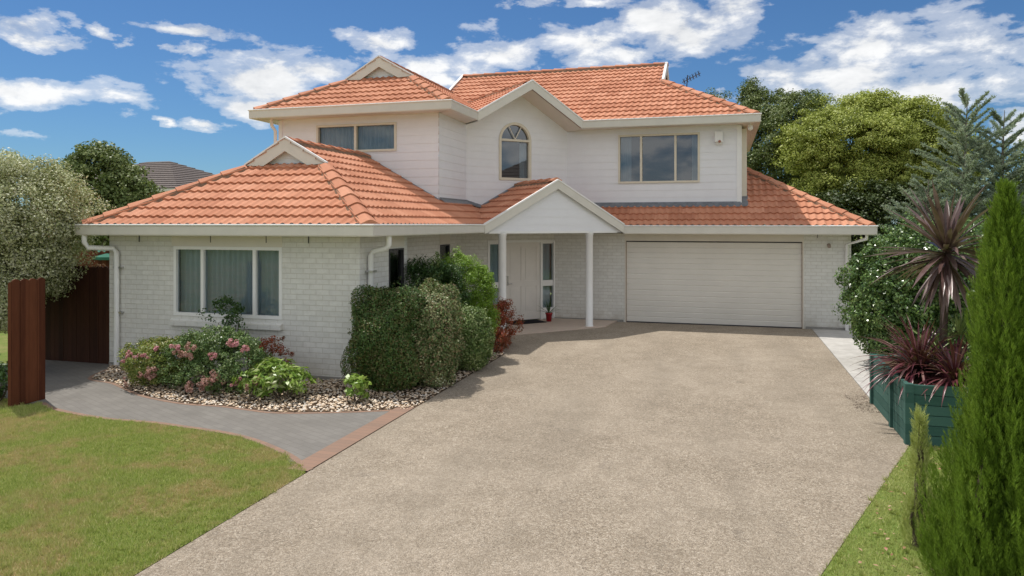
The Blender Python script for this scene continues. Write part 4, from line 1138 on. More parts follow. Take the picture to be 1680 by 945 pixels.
# tall pale shoot standing in the dark shrub
P, N, C = clump_points((-5.0, 12.2, 1.62), (.09, .09, .50), 30, 28, .06, .4, 1.2)
shrub('pale_shoot', (-5.0, 12.2, 1.6), 'pale slender leafy shoot rising above the dark shrubs', 'plant', [('foliage', leaf_quads(P, N, .045, .022, .5), LF['abelia2'])], stem=2)
P, N, C = clump_points((-4.42, 14.25, .52), (.34, .40, .44), 90, 50, .10, .05, .9, .2)
shrub('red_shrub', (-4.42, 14.25, .5), 'low red and bronze leaved shrub at the porch edge', 'shrub', [('foliage', leaf_quads(P, N, .05, .02, .4), LF['nandina'])])
P, N, C = clump_points((-4.3, 13.55, .22), (.28, .35, .22), 40, 40, .08, .03, .8, .2)
shrub('red_groundcover', (-4.3, 13.55, .3), 'small dark red plant low on the pebbles by the driveway', 'plant', [('foliage', leaf_quads(P, N, .04, .018, .3), LF['nandina'])], stem=4)

def flower_mesh(c, r, mat, parent, n=16):
    m_ = n * 7; subs = rng.normal(0, r * .75, (5, 3)) * np.array([1, .6, .7]); cc = np.array(c) + subs[rng.integers(0, 5, m_)]
    N = sphere_dirs(m_); P = cc + N * r * .42
    V = leaf_quads(P, N, r * .5, r * .42, .4, .3, .35); return np_mesh('blossom', V, 4, mat, parent)
def rose(c, rad, label, nclump, mat, fl, name='rose_bush', lf=(.034, .022)):
    P, N, C = clump_points((c[0], c[1], rad[2] * .95), rad, int(nclump * 1.5), 56, .085, .04, .8, .35, .2, .25)
    e_ = shrub(name, (c[0], c[1], rad[2]), label, 'rose bush' if 'rose' in name else 'shrub', [('foliage', leaf_quads(P, N, lf[0], lf[1], .5), mat)])
    for (px, py, r, kind) in fl:
        # blossoms sit on the camera-side face of the bush, at real positions on it
        a = (px - 840) / F; rr = (a * CT - ST) / (a * ST + CT)
        vv = c[1] - rad[1] * .9; zc_ = (vv / (a * ST + CT)); z = CAMH + (YH - py) * zc_ / F
        flower_mesh((rr * vv, vv, max(z, .1)), r * 1.15, LF[kind], e_, 18)
    return e_
rose((-8.62, 9.32), (.55, .52, .36), 'low leafy rose bush with deep pink blooms nearest the downpipe', 160, LF['roselight'],
     [(210, 583, .045, 'petal'), (222, 582, .04, 'petal'), (203, 595, .035, 'petal'), (235, 583, .04, 'petal'), (255, 570, .045, 'petal'), (246, 615, .07, 'petal2'), (250, 608, .06, 'petal2'), (205, 630, .035, 'petal2')])
rose((-7.45, 9.35), (.84, .62, .45), 'widest rose bush with pale pink clusters under the front window', 290, LF['rose'],
     [(291, 571, .05, 'petal'), (295, 582, .05, 'petal2'), (305, 580, .06, 'petal2'), (315, 570, .05, 'petal2'), (349, 585, .045, 'petal'), (383, 564, .055, 'petal'), (392, 569, .055, 'petal'), (400, 572, .05, 'petal'),
      (340, 628, .07, 'petal2'), (350, 618, .07, 'petal2'), (358, 622, .06, 'petal2'), (335, 636, .06, 'petal2'), (310, 636, .06, 'petal2'), (388, 629, .045, 'petal'), (408, 630, .05, 'petal2'), (422, 621, .04, 'petal')])
P, N, C = clump_points((-7.75, 10.0, .98), (.36, .22, .34), 36, 30, .09, .4, .9, .2, .3, .3)
e_ = shrub('climbing_rose', (-7.75, 10.0, 1.0), 'tall dark thin rose with loose shoots against the window sill', 'rose bush', [('foliage', leaf_quads(P, N, .045, .03, .5), LF['deep'])])
for q in ((317, 557, .045), (312, 562, .04), (319, 550, .035)):
    a = (q[0] - 840) / F; vv = 9.8; Zc = vv / (a * ST + CT); flower_mesh((Zc * (a * CT - ST), vv, CAMH + (YH - q[1]) * Zc / F), q[2], LF['petal'], e_)
P, N, C = clump_points((-6.78, 9.75, .42), (.34, .30, .36), 60, 36, .08, .04, .8, .3)
e_ = shrub('rose_bush', (-6.78, 9.75, .45), 'faded bronze pink rose bush between the wide rose and the leafy clump', 'rose bush', [('foliage', leaf_quads(P, N, .036, .02, .5), LF['nandina'])])
P, N, C = clump_points((-6.22, 9.10, .28), (.52, .36, .25), 80, 17, .10, .06, .6, .4, .1)
shrub('leafy_clump', (-6.10, 9.12, .3), 'glossy light green broad leaved clump on pebbles right of roses', 'plant', [('foliage', leaf_quads(P, N,   .11, .042, .9, .6, .2), LF['hell'])])
P, N, C = clump_points((-4.98, 9.16, .18), (.20, .18, .18), 18, 12, .07, .04, .6, .4, .1)
shrub('leafy_clump', (-4.98, 9.16, .2), 'small broad leaved plant with pale leaves at foot of the dark clipped shrub', 'plant', [('foliage', leaf_quads(P, N, .12, .06, .9, .6, .2), LF['hell'])], stem=4)

# ------------------------------------------------------------------ trees
def tree(name, c, rad, label, clumps, per, cr, lf, mat, trunk_r=.12, zmin=None, bark='bark', extra=None, flat_=.7, jit=.7, up=.5, lump=.2, fill=.15, cat='tree', base=None):
    b = base or (c[0], c[1])
    e_ = empty(name, (b[0], b[1], 0), label, cat)
    Vs = []; targets = []
    for cc, rr, k in [(c, rad, 1.0)] + (extra or []):
        P, N, C = clump_points(cc, rr, int(clumps * k), per, cr, zmin, flat_, .1, fill, lump); Vs.append(leaf_quads(P, N, lf[0], lf[1], up, jit)); targets += [tuple(x) for x in C[:int(14 * max(.5, k))]]
    foliage('crown', np.concatenate(Vs), mat, e_)
    m = MB(); limbs(m, (b[0], b[1], -.05), (c[0], c[1], c[2] + rad[2] * .3), trunk_r, targets); m.build('trunk', M[bark], e_, smooth=True)
    return e_
# big grey green shrub on the left
tree('variegated_tree', (-12.1, 9.35, 2.45), (1.45, 1.5, 1.32), 'big rounded grey green variegated tree at the left edge over the gate', 860, 115, .22, (.05, .030), LF['pitt'], .10, .9,
     extra=[((-12.6, 8.9, 1.9), (1.5, 1.2, 1.5), .5), ((-11.9, 9.4, 1.9), (.8, .8, .7), .3), ((-11.35, 8.75, .95), (.62, .5, .85), .3)], lump=.12, base=(-12.4, 9.0))
P, N, C = clump_points((-9.95, 7.75, .35), (.35, .25, .35), 40, 26, .09, .05)
shrub('fern_plant', (-9.95, 7.75, .3), 'dark leafy plant at the foot of the brown fence panel', 'plant', [('foliage', leaf_quads(P, N, .09, .03, .4), LF['deep'])])
tree('dark_tree', (-18.6, 18.0, 3.3), (1.45, 1.5, 1.75), 'dense dark green round tree beyond the fence beside grey roof', 260, 60, .30, (.11, .07), LF['treedark2'], .14, None, lump=.12,
     extra=[((-18.3, 17.6, 4.1), (.85, .9, .75), .3), ((-17.6, 18.0, 2.6), (1.0, 1.0, 1.3), .4)])
# right hand side background trees
tree('evergreen_tree', (2.5, 34.2, 5.3), (2.5, 2.2, 2.9), 'dark evergreen tree rising behind the upper right eave', 480, 120, .40, (.10, .06), LF['treedark2'], .22, None, lump=.22,
     extra=[((1.35, 34.0, 7.2), (.75, .7, 1.7), .15), ((3.4, 34.2, 6.9), (1.2, 1.0, 1.5), .2), ((-.3, 34.4, 6.6), (.9, .8, 1.8), .15)])
tree('spreading_tree', (5.9, 32.6, 5.5), (3.1, 2.6, 2.3), 'large yellow green spreading tree, tallest behind the garage roof', 760, 125, .36, (.10, .055), LF['treeyel'], .20, None, bark='greybark', lump=.24, fill=.14, flat_=.6,
     extra=[((7.1, 32.0, 6.6), (1.1, 1.1, 1.1), .14), ((5.5, 32.3, 6.9), (1.2, 1.1, .9), .14), ((3.5, 31.2, 5.6), (1.25, 1.1, .8), .14), ((4.3, 31.0, 4.1), (1.7, 1.2, 1.0), .2), ((8.2, 32.0, 5.0), (1.8, 1.4, 1.9), .25), ((6.6, 31.2, 4.2), (1.8, 1.2, 1.1), .22)])
tree('dark_tree', (4.6, 29.6, 1.9), (3.2, 1.2, 1.9), 'low dark shady tree behind the garage roof hip', 420, 90, .38, (.12, .07), LF['treedark'], .16, None,
     extra=[((8.6, 29.0, 1.8), (2.6, 1.2, 1.7), .6)])
tree('green_tree', (12.4, 30.0, 4.1), (2.4, 2.0, 1.9), 'rounded mid green tree at the far right edge behind the cedar', 240, 55, .38, (.14, .08), LF['treedark2'], .18)
tree('ochre_hedge_tree', (10.2, 21.5, 2.1), (1.5, 1.2, 1.5), 'ochre green leafy bush at the right edge behind the conifer', 170, 50, .26, (.09, .05), m_leaf('ochre_leaf', [(.07, .07, .02), (.13, .12, .035), (.20, .17, .06)], .2, .5, 1.5), .12, .3)

# blue cedar: leaders with tiers of long rising branches carrying needle tufts
def cedar():
    e_ = empty('blue_cedar', (7.6, 25.0, 0), 'blue grey cedar with feathery layered branches and thin pointed leaders', 'tree')
    m = MB(); Pn = []; Dn = []
    def branch(p0, d, L, r):
        d = Vector(d).normalized(); pts = [Vector(p0)]; n = 8
        for i in range(n):
            d = (d + Vector((random.uniform(-.1, .1), random.uniform(-.1, .1), .03 - .012 * i))).normalized(); pts.append(pts[-1] + d * L / n)
        m.tube(pts, [r * (1 - .9 * i / n) for i in range(n + 1)], 5, cap=False)
        for i in range(1, n + 1):
            t = i / n; side = d.cross(Vector((0, 0, 1))).normalized(); sl = (L * .20 * (1.1 - t) + .12) * random.uniform(.5, 1.3)
            for sg in (-1, 1):
                q = (d * random.uniform(.7, 1.4) + side * sg * random.uniform(.2, .7) + Vector((0, 0, random.uniform(-.25, .35)))).normalized(); k = max(4, int(sl / .035))
                for j in range(k):
                    Pn.append(pts[i] + q * sl * j / k + Vector((0, 0, random.uniform(-.01, .03)))); Dn.append(q)
            for j in range(6): Pn.append(pts[i - 1].lerp(pts[i], j / 6)); Dn.append(d)
    for (x, y, h, R_) in ((7.1, 25, 6.45, 2.5), (8.15, 25.2, 6.0, 2.3), (9.6, 25.6, 4.9, 2.4), (5.9, 24.4, 3.9, 2.1), (10.9, 25.6, 3.9, 2.0)):
        m.tube([(7.6 + (x - 7.6) * .2, 25, 0), (x, y, h * .4), (x + .05, y, h * .8), (x + .1, y, h)], [.13, .08, .03, .008], 7)
        z = .8
        while z < h - .2:
            f = 1 - z / h
            k = 6 if f > .5 else (4 if f > .25 else 2)
            a0 = random.uniform(0, 6.28)
            for i in range(k):
                a = a0 + i * 6.28 / k + random.uniform(-.5, .5); L = R_ * (.18 + .82 * f ** .8) * random.uniform(.6, 1.2)
                branch((x + .05 * z / h, y, z + random.uniform(-.1, .1)), (math.cos(a), math.sin(a), .05 + 1.0 * (z / h) ** 1.6), L, .022 * (.4 + f))
            z += random.uniform(.15, .23)
    m.build('trunk', M['greybark'], e_)
    P = np.array([tuple(p) for p in Pn]); D = np.array([tuple(d) for d in Dn]); k = 5
    P = np.repeat(P, k, 0); D = np.repeat(D, k, 0); n = len(P)
    dd_ = unit(D * .5 + rng.normal(0, .6, (n, 3)) + np.array([0, 0, .35])); s = unit(np.cross(dd_, rng.normal(0, 1, (n, 3))))
    L = rng.uniform(.04, .085, n)[:, None]; w = .013
    V = np.stack([P - s * w, P + s * w, P + dd_ * L + s * w * .3, P + dd_ * L - s * w * .3], 1)
    np_mesh('crown', V, 4, LF['cedar'], e_)
cedar()

# clipped camellia hedge behind the planter
hc = (4.05, 13.9, 1.24)
P1, N1, C1 = clump_points((3.45, 14.3, 1.28), (1.32, 1.25, 1.26), 620, 55, .13, .12, .9, .05, .1, .08)
V = [leaf_quads(P1, N1, .06, .034, .4, .6)]
P2, N2 = box_points((5.2, 14.3, 1.33), (2.6, .9, 1.25), 26000, 5, (.9, 1.03), .1, .05); V.append(leaf_quads(P2, N2, .06, .034, .3))
P2, N2 = box_points((3.5, 14.3, 1.22), (1.25, 1.1, 1.2), 20000, 3, (.75, .92), .1, .05); V.append(leaf_quads(P2, N2, .07, .045, .3))
P2, N2 = box_points((3.7, 14.3, .62), (1.25, .95, .62), 14000, 4, (.86, 1.03), .03, .08); V.append(leaf_quads(P2, N2, .06, .034, .3))
hd = empty('camellia_hedge', (4.0, 13.9, 0), 'tall glossy green hedge right of the garage wall behind planter', 'hedge')
foliage('foliage', np.concatenate(V), LF['gloss'], hd)
m = MB()
for k in range(9): x = 3.3 + k * .5; m.tube([(x, 13.9, 0), (x + random.uniform(-.1, .1), 13.9, .9), (x + random.uniform(-.3, .3), 13.8, 1.9)], [.05, .035, .015], 7)
m.build('stem', M['bark'], hd)

# ------------------------------------------------------------------ planter of teal timber
pl = empty('timber_planter', (2.03, 9.21, 0), 'teal painted timber raised planter box beside the driveway', 'planter')
PX0, PX1, PY0, PY1, PH = 2.04, 5.2, 9.21, 11.2, .69
nb = 6; bh = PH / nb
wa, wb_ = Wl((PX0, PY1), (PX0, PY0)), Wl((PX0, PY0), (PX1, PY0))
mf = MB(); ml = MB()
for k in range(nb):
    for mm, w in ((ml, wa), (mf, wb_)):
        st = len(mm.uv); wbox(mm, w, .0 if w is wa else .06, w.L - (.06 if w is wa else 0), k * bh + .004, (k + 1) * bh - .004, -.045, 0)
        mm.uv[st:] = [(x, (k + .5) * .12) for x, z in mm.uv[st:]]
ml.build('side_boards', M['teal'], pl); mf.build('front_boards', M['teal'], pl)
for (x, y) in ((PX0 + .03, PY0 + .03), (PX0 + .04, PY0 + .75), (PX0 + .04, PY1 - .03)):
    mp_ = MB(); off = -.022 if y > PY0 + .1 else -.002
    mp_.box(x - .05 + (off if y > PY0 + .1 else 0), x + .04, y - .045, y + .045, 0, PH + .006); mp_.build('post', M['teal'], pl)
mc = MB(); mc.box(PX0 - .004, PX0 + .05, PY0 - .004, PY1, PH + .008, PH + .014)
mc = MB(); mc.face([(PX0 + .05, PY0 + .05, PH - .05), (PX1, PY0 + .05, PH - .05), (PX1, PY1 - .05, PH - .05), (PX0 + .05, PY1 - .05, PH - .05)]); mc.build('soil', M['soil'], pl)
mb = MB(); mb.box(PX1 - .05, PX1, PY0, PY1, 0, PH); mb.box(PX0 + .05, PX1, PY1 - .045, PY1, 0, PH); mb.build('back_boards', M['teal'], pl)

def straps(base, n, Lr, width, el, droop, mat, name, parent, seg=9, azr=(0, 2 * math.pi), fold=.25):
    """sword or strap leaves radiating from base; el: elevation range"""
    V = []
    for i in range(n):
        a = random.uniform(*azr); e0 = R(random.uniform(*el)); L = random.uniform(*Lr); d = Vector((math.cos(a) * math.cos(e0), math.sin(a) * math.cos(e0), math.sin(e0)))
        side = Vector((-math.sin(a), math.cos(a), 0)); p = Vector(base) + d * .04; pts = []; dr = random.uniform(*droop)
        for k in range(seg + 1):
            t = k / seg; w = width * (.45 + 1.8 * t * (1 - t) * 1.1) * (1 if t < .75 else max(.03, (1 - t) / .25)) * random.uniform(.97, 1.03)
            pts.append((p.copy(), side * w * .5, d.cross(side).normalized() * w * fold))
            d = (d + Vector((0, 0, -dr / seg))).normalized(); p += d * L / seg
        for k in range(seg):
            (a0, s0, u0), (a1, s1, u1) = pts[k], pts[k + 1]
            V.append([a0 - s0 - u0 * 0 + u0, a0, a1, a1 - s1 + u1]); V.append([a0, a0 + s0 + u0, a1 + s1 + u1, a1])
    V = np.array([[tuple(q) for q in f] for f in V])
    o = np_mesh(name, V, 4, mat, parent)
    bm = bmesh.new(); bm.from_mesh(o.data); bmesh.ops.remove_doubles(bm, verts=bm.verts, dist=1e-5); bm.to_mesh(o.data); bm.free()
    return o
def cordyline(x, y, zc_, label, n=70, L=(.75, 1.05), w=.085):
    e_ = empty('cordyline', (x, y, PH - .05), label, 'cordyline')
    m = MB(); m.tube([(x - .02, y, .5), (x - .03, y, 1.1), (x, y, zc_ - .05), (x, y, zc_ + .05)], [.055, .045, .05, .03], 10); m.build('trunk', M['bark'], e_, smooth=True)
    straps((x, y, zc_), n, L, w, (-28, 86), (.1, .6), LF['cord'], 'leaves', e_)
    straps((x, y, zc_ - .06), int(n * .5), (L[0] * .85, L[1] * .85), w * .9, (-80, 5), (.1, .5), LF['cord'], 'drooping_leaves', e_)
    return e_
cordyline(2.66, 10.05, 2.17, 'tall purple brown cordyline with sword leaves rising from the planter', 82, (.66, 1.0), .066)
cordyline(4.35, 10.9, 1.95, 'second purple cordyline mostly hidden behind the conifer', 40)
e_ = empty('purple_flax', (2.34, 9.95, PH - .05), 'low burgundy flax spilling over the planter corner', 'flax')
straps((2.34, 9.95, PH - .02), 260, (.45, .9), .027, (15, 80), (.7, 2.0), LF['flax'], 'leaves', e_)
e_ = empty('purple_flax', (2.62, 9.55, PH - .05), 'second burgundy flax clump nearest the conifer', 'flax')
straps((2.62, 9.55, PH - .02), 120, (.4, .7), .026, (15, 80), (.7, 2.0), LF['flax'], 'leaves', e_)
e_ = empty('green_flax', (2.75, 10.45, PH - .05), 'small green strap leaved plant behind the burgundy flax', 'plant')
straps((2.75, 10.45, PH - .02), 50, (.45, .75), .04, (35, 85), (.3, 1.2), LF['green_s'], 'leaves', e_)
e_ = empty('spiky_cabbage_plant', (2.78, 9.95, PH - .05), 'small pale green spiky rosette on a stem under the cordyline', 'plant')
m = MB(); m.tube([(2.78, 9.95, PH - .05), (2.78, 9.95, 1.12)], [.03, .025], 8); m.build('stem', M['bark'], e_)
straps((2.78, 9.95, 1.15), 60, (.22, .34), .022, (-30, 88), (.1, .5), LF['green_s'], 'leaves', e_)

# ------------------------------------------------------------------ foreground conifers
def conifer(name, x, y, h, r, label, plumes, mat, lean=(0, 0), lobes=7, base_z=-.02, blades=58, rr=1.0):
    e_ = empty(name, (x, y, 0), label, 'conifer')
    Vs = []
    # several upright lobes, each with upward plumes
    ls = [(0, 0, h, r)]
    for i in range(lobes):
        a = i * 2 * math.pi / lobes + random.uniform(-.3, .3); d = r * random.uniform(.45, .75)
        ls.append((d * math.cos(a), d * math.sin(a), h * random.uniform(.38, .72), r * random.uniform(.35, .55)))
    tot = sum(l[2] * l[3] for l in ls); B = []; D = []; S = []
    for (lx, ly, lh, lr) in ls:
        n = int(plumes * lh * lr / tot)
        t = rng.random(n) ** 1.0; a = rng.uniform(0, 2 * np.pi, n)
        prof = lr * ((1 - t) ** .82 * np.minimum(1, .8 + t * 2)) * (.85 + .15 * np.sin(t * 9 + lx * 20)) * rng.uniform(.72, 1.05, n)
        prof = prof * (.74 + .26 * np.abs(np.sin(a * 3.5 + lx * 30 + t * 2.5))) * (.93 + .07 * np.sin(t * 31 + a * 2))
        px = x + lx * (1 - t * .75) + lean[0] * t * lh + prof * np.cos(a); py = y + ly * (1 - t * .75) + lean[1] * t * lh + prof * np.sin(a); pz = base_z + t * lh
        B.append(np.stack([px, py, pz], 1)); D.append(unit(np.stack([np.cos(a) * .38, np.sin(a) * .38, np.ones(n) * 1.5], 1) + rng.normal(0, .16, (n, 3)))); S.append(rng.uniform(.10, .22, n) * (1 - .4 * t))
    B = np.concatenate(B); D = np.concatenate(D); S = np.concatenate(S) * rr; n = len(B)
    k = blades; tt = np.tile(np.linspace(0, 1, k), n)
    Bp = np.repeat(B, k, 0); Dp = np.repeat(D, k, 0); Sp = np.repeat(S, k)
    off = rng.normal(0, 1, (n * k, 3)); off -= Dp * (off * Dp).sum(1)[:, None]; off = unit(off)
    P = Bp + Dp * (tt * Sp)[:, None] + off * (.012 * (1 - tt))[:, None]
    d2 = unit(Dp + off * .75 * (1 - tt * .6)[:, None]); s2 = unit(np.cross(d2, rng.normal(0, 1, (n * k, 3))))
    L = (rng.uniform(.016, .036, n * k))[:, None]; w = .0019
    V = np.stack([P - s2 * w, P + s2 * w, P + d2 * L + s2 * w * .3, P + d2 * L - s2 * w * .3], 1)
    np_mesh('foliage', V, 4, mat, e_)
    m = MB(); m.tube([(x, y, -.05), (x + lean[0] * h * .5, y + lean[1] * h * .5, h * .5), (x + lean[0] * h, y + lean[1] * h, h * .93)], [.06, .04, .01], 8)
    for l in ls[1:]: m.tube([(x, y, .1), (x + l[0], y + l[1], l[2] * .4), (x + l[0] * .4, y + l[1] * .4, l[2] * .85)], [.025, .02, .006], 6)
    m.build('trunk', M['bark'], e_)
    return e_
conifer('cypress', 1.88, 5.72, 2.74, .62, 'tall bright green pointed conifer in the right foreground', 8600, LF['cyp'], lobes=8)
conifer('golden_conifer', 1.50, 6.35, 1.0, .15, 'thin pale golden conifer shoot at the left foot of the cypress', 260, LF['gold'], lobes=2)
# arching golden juniper sprays at the right edge
e_ = empty('golden_juniper', (2.75, 5.15, 0), 'golden green juniper sprays at the far right edge of the lawn', 'shrub')
Vs = []; m = MB()
for i in range(26):
    a = R(random.uniform(100, 260)); L = random.uniform(.4, .8); p = Vector((2.75, 5.15, random.uniform(.25, .9))); d = Vector((math.cos(a), math.sin(a) * .6, random.uniform(.1, .6))).normalized(); pts = [p.copy()]
    for k in range(14):
        d = (d + Vector((0, 0, -.03))).normalized(); p = p + d * L / 14; pts.append(p.copy())
        n = 16; P = np.array(p)[None] + rng.normal(0, .012, (n, 3)); dd_ = unit(np.array(d)[None] + rng.normal(0, .6, (n, 3))); s2 = unit(np.cross(dd_, rng.normal(0, 1, (n, 3)))); Ln = rng.uniform(.03, .07, n)[:, None]
        Vs.append(np.stack([P - s2 * .003, P + s2 * .003, P + dd_ * Ln + s2 * .001, P + dd_ * Ln - s2 * .001], 1))
    m.tube(pts[::3], .004, 5, cap=False)
m.tube([(2.75, 5.15, 0), (2.75, 5.15, .9)], [.03, .015], 7)
m.build('stem', M['bark'], e_); np_mesh('foliage', np.concatenate(Vs), 4, LF['gold'], e_)

# fallen leaves on the right lawn
p = sample_poly([(.75, 5.6), (1.95, 9.0), (2.6, 9.1), (2.2, 5.4), (1.2, 4.2), (.3, 4.2)], 170); n = len(p)
P = np.stack([p[:, 0], p[:, 1], rng.uniform(.02, .035, n)], 1)
V = leaf_quads(P, np.tile([0, 0, 1.], (n, 1)), .045, .025, 1.0, .25, .2)
tag(np_mesh('fallen_leaves', V, 4, m_leaf('dry_leaf', [(.20, .08, .04), (.34, .18, .10), (.50, .36, .22), (.42, .06, .10)], .1, .6, 9)), 'scattered dry brown and pink leaves on the right lawn', 'leaves', kind='stuff')
p = np.stack([rng.uniform(1.75, 2.04, 140), rng.uniform(10.6, 11.6, 140)], 1)
P = np.stack([p[:, 0], p[:, 1], rng.uniform(.004, .012, 140)], 1)
tag(np_mesh('leaf_litter', leaf_quads(P, np.tile([0, 0, 1.], (140, 1)), .04, .012, 1.0, .2, .1), 4, m_leaf('brown_litter', [(.05, .03, .02), (.10, .06, .04)], .0, .8, 9)), 'small drift of brown leaf litter beside the planter', 'leaves', kind='stuff')

# ------------------------------------------------------------------ fences, gate, umbrella
def paling(mb, w, h, pitch=.1, th=.02, wav=.03, z0=.004):
    n = max(1, int(round(w.L / pitch))); pitch = w.L / n
    for k in range(n):
        s0, s1 = k * pitch + .002, (k + 1) * pitch - .002; t = h + random.uniform(-.008, .008)
        zs = [t + wav * math.sin(math.pi * x) for x in (0, .25, .5, .75, 1)]
        xs = [s0 + (s1 - s0) * x for x in (0, .25, .5, .75, 1)]
        o = random.uniform(-.002, .002)
        f = [w.P(s0, z0, o), w.P(s1, z0, o)] + [w.P(x, z, o) for x, z in zip(xs[::-1], zs[::-1])]
        mb.face(f, [((q - w.p0).dot(w.d), q.z) for q in f]); b = [q - w.n * th for q in f]; mb.face(b[::-1], [((q - w.p0).dot(w.d), q.z) for q in b[::-1]])
        for i in range(len(f)): mb.face([f[i], b[i], b[(i + 1) % len(f)], f[(i + 1) % len(f)]])
fe = empty('fence_panel', (-9.4, 7.85, 0), 'short brown stained paling fence panel on the left beside path', 'fence')
m = MB(); paling(m, Wl((-9.42, 7.60), (-9.40, 8.10)), 1.74, .125); m.build('palings', M['fence'], fe)
m = MB(); paling(m, Wl((-9.475, 7.585), (-9.43, 7.60)), 1.70, .115); m.build('palings', M['fence'], fe)
m = MB(); m.box(-9.55, -9.46, 7.75, 7.85, 0, 1.65); m.build('post', M['fence'], fe)
m = MB(); m.box(-9.46, -9.425, 7.62, 8.08, .35, .43); m.box(-9.46, -9.425, 7.62, 8.08, 1.35, 1.43); build_split(m, 'rail', M['fence'], fe)
ga = empty('garden_gate', (-11.2, 10.2, 0), 'dark brown timber side gate between brick wall and tree', 'gate')
m = MB(); paling(m, Wl((-12.2, 10.44), (-10.57, 10.44)), 1.74, .1); m.build('boards', M['gate'], ga)
m = MB(); m.box(-12.2, -10.6, 10.47, 10.51, .3, .4); m.box(-12.2, -10.6, 10.47, 10.51, 1.4, 1.5); build_split(m, 'rail', M['gate'], ga)
# dry vine bits along the gate top
P = np.stack([rng.uniform(-11.6, -10.75, 120), rng.uniform(10.42, 10.48, 120), 1.76 + rng.uniform(-.01, .05, 120)], 1)
tag(np_mesh('dry_vine', leaf_quads(P, np.tile([0, -1., .5], (120, 1)), .05, .012, .3), 4, m_leaf('dry_vine', [(.22, .12, .06), (.40, .26, .15)], .1, .7)), 'dry tan vine tendrils along the top of dark gate', 'vine')
f2 = empty('back_fence', (-13.5, 14.2, 0), 'reddish brown scalloped paling fence further back behind the gate', 'fence')
m = MB(); paling(m, Wl((-16.5, 13.8), (-12.2, 14.6)), 1.84, .15, wav=.045); m.build('palings', M['fence'], f2)
m = MB()
for x in (-16, -14.2, -12.5): m.box(x, x + .1, 14.5 + (x + 12.2) * .19, 14.6 + (x + 12.2) * .19, 0, 1.7)
build_split(m, 'post', M['fence'], f2)
um = empty('patio_umbrella', (-14.5, 15.3, 0), 'green canvas patio umbrella peeking above the back fence', 'umbrella')
m = MB(); m.lathe((-14.5, 15.3, 0), [(1.35, 1.66), (1.36, 1.73), (.05, 2.24), (.001, 2.26)], 8); m.build('canopy', M['umb'], um)
m = MB(); m.tube([(-14.5, 15.3, 0), (-14.5, 15.3, 2.35)], .025, 10); m.build('pole', M['white'], um)

# ------------------------------------------------------------------ porch things
dm = MB(); wD = Wl(wC.P(dl - .12, 0, .12)[:2], wC.P(dl + .85, 0, .12)[:2])
c = [wD.P(0, .034, .5), wD.P(wD.L, .034, .5), wD.P(wD.L, .034, 0), wD.P(0, .034, 0)]
dm.hexa(c + [q + Vector((0, 0, .014)) for q in c])
tag(dm.build('doormat', M['mat']), 'black rubber doormat before the front door', 'doormat')
px_, py_ = -4.28, 18.05
po = empty('potted_plant', (px_, py_, .03), 'small spiky plant in a glossy red pot by the door', 'potted plant')
m = MB(); m.lathe((px_, py_, .03), [(.001, 0), (.065, 0), (.085, .19), (.095, .19), (.095, .225), (.082, .225), (.080, .19), (.001, .18)], 24); m.build('pot', M['red'], po, smooth=True)
straps((px_, py_, .22), 34, (.22, .42), .016, (25, 88), (.2, 1.0), LF['deep'], 'leaves', po)

# ------------------------------------------------------------------ neighbouring houses
def hip_house(x0, x1, y0, y1, ze, zr, label, wallm, roofm, extra=0):
    e_ = empty('neighbour_house', ((x0 + x1) / 2, (y0 + y1) / 2, 0), label, 'house')
    m = MB(); m.box(x0 + .5, x1 - .5, y0 + .5, y1 - .5, 0, ze - .1); m.build('wall', wallm, e_)
    m = MB(); n = 14; h = min(x1 - x0, y1 - y0) / 2
    for k in range(n):       # stepped tile courses
        a, b = h * k / n, h * (k + 1) / n; za_, zb_ = ze + (zr - ze) * k / n + .04, ze + (zr - ze) * (k + 1) / n
        A = [(x0 + a, y0 + a, za_), (x1 - a, y0 + a, za_), (x1 - a, y1 - a, za_), (x0 + a, y1 - a, za_)]
        Bq = [(x0 + b, y0 + b, zb_), (x1 - b, y0 + b, zb_), (x1 - b, y1 - b, zb_), (x0 + b, y1 - b, zb_)]
        for i in range(4):
            m.face([A[i], A[(i + 1) % 4], Bq[(i + 1) % 4], Bq[i]])
            m.face([(A[i][0], A[i][1], A[i][2] - .05), (A[(i + 1) % 4][0], A[(i + 1) % 4][1], A[i][2] - .05), A[(i + 1) % 4], A[i]])
    r_ = m.build('roof', roofm, e_)
    m = MB(); sweep(m, [(x0, y1), (x0, y0), (x1, y0), (x1, y1), (x0 + .01, y1)], [(0, ze + .02), (0, ze - .16), (-.1, ze - .16), (-.1, ze + .02)]); m.build('gutter', M['gutter'], r_)
    s = MB(); s.face([(x0, y0, ze - .1), (x1, y0, ze - .1), (x1, y1, ze - .1), (x0, y1, ze - .1)]); s.build('soffit', M['soffit'], r_)
    w = MB(); w.box((x0 + x1) / 2 - 1, (x0 + x1) / 2 + 1, y0 + .46, y0 + .51, 1, 2.2); fo = w.build('window', M['white'], e_)
    w = MB(); w.face([((x0 + x1) / 2 - .9, y0 + .455, 1.08), ((x0 + x1) / 2 + .9, y0 + .455, 1.08), ((x0 + x1) / 2 + .9, y0 + .455, 2.12), ((x0 + x1) / 2 - .9, y0 + .455, 2.12)]); w.build('pane', M['dark'], fo)
    return e_
hip_house(-34, -24.1, 27.5, 36, 4.2, 5.9, 'grey tiled neighbouring house behind the dark round tree', M['orangebrick'], M['greytile'])
hip_house(15, 27, 6, 17, 3.4, 6.6, 'brown tiled neighbouring house standing to the right beyond hedge', M['orangebrick'], M['greytile'])
sl = empty('street_lamp', (-22.2, 33.5, 0), 'thin curved street lamp above the grey neighbouring roof', 'street lamp')
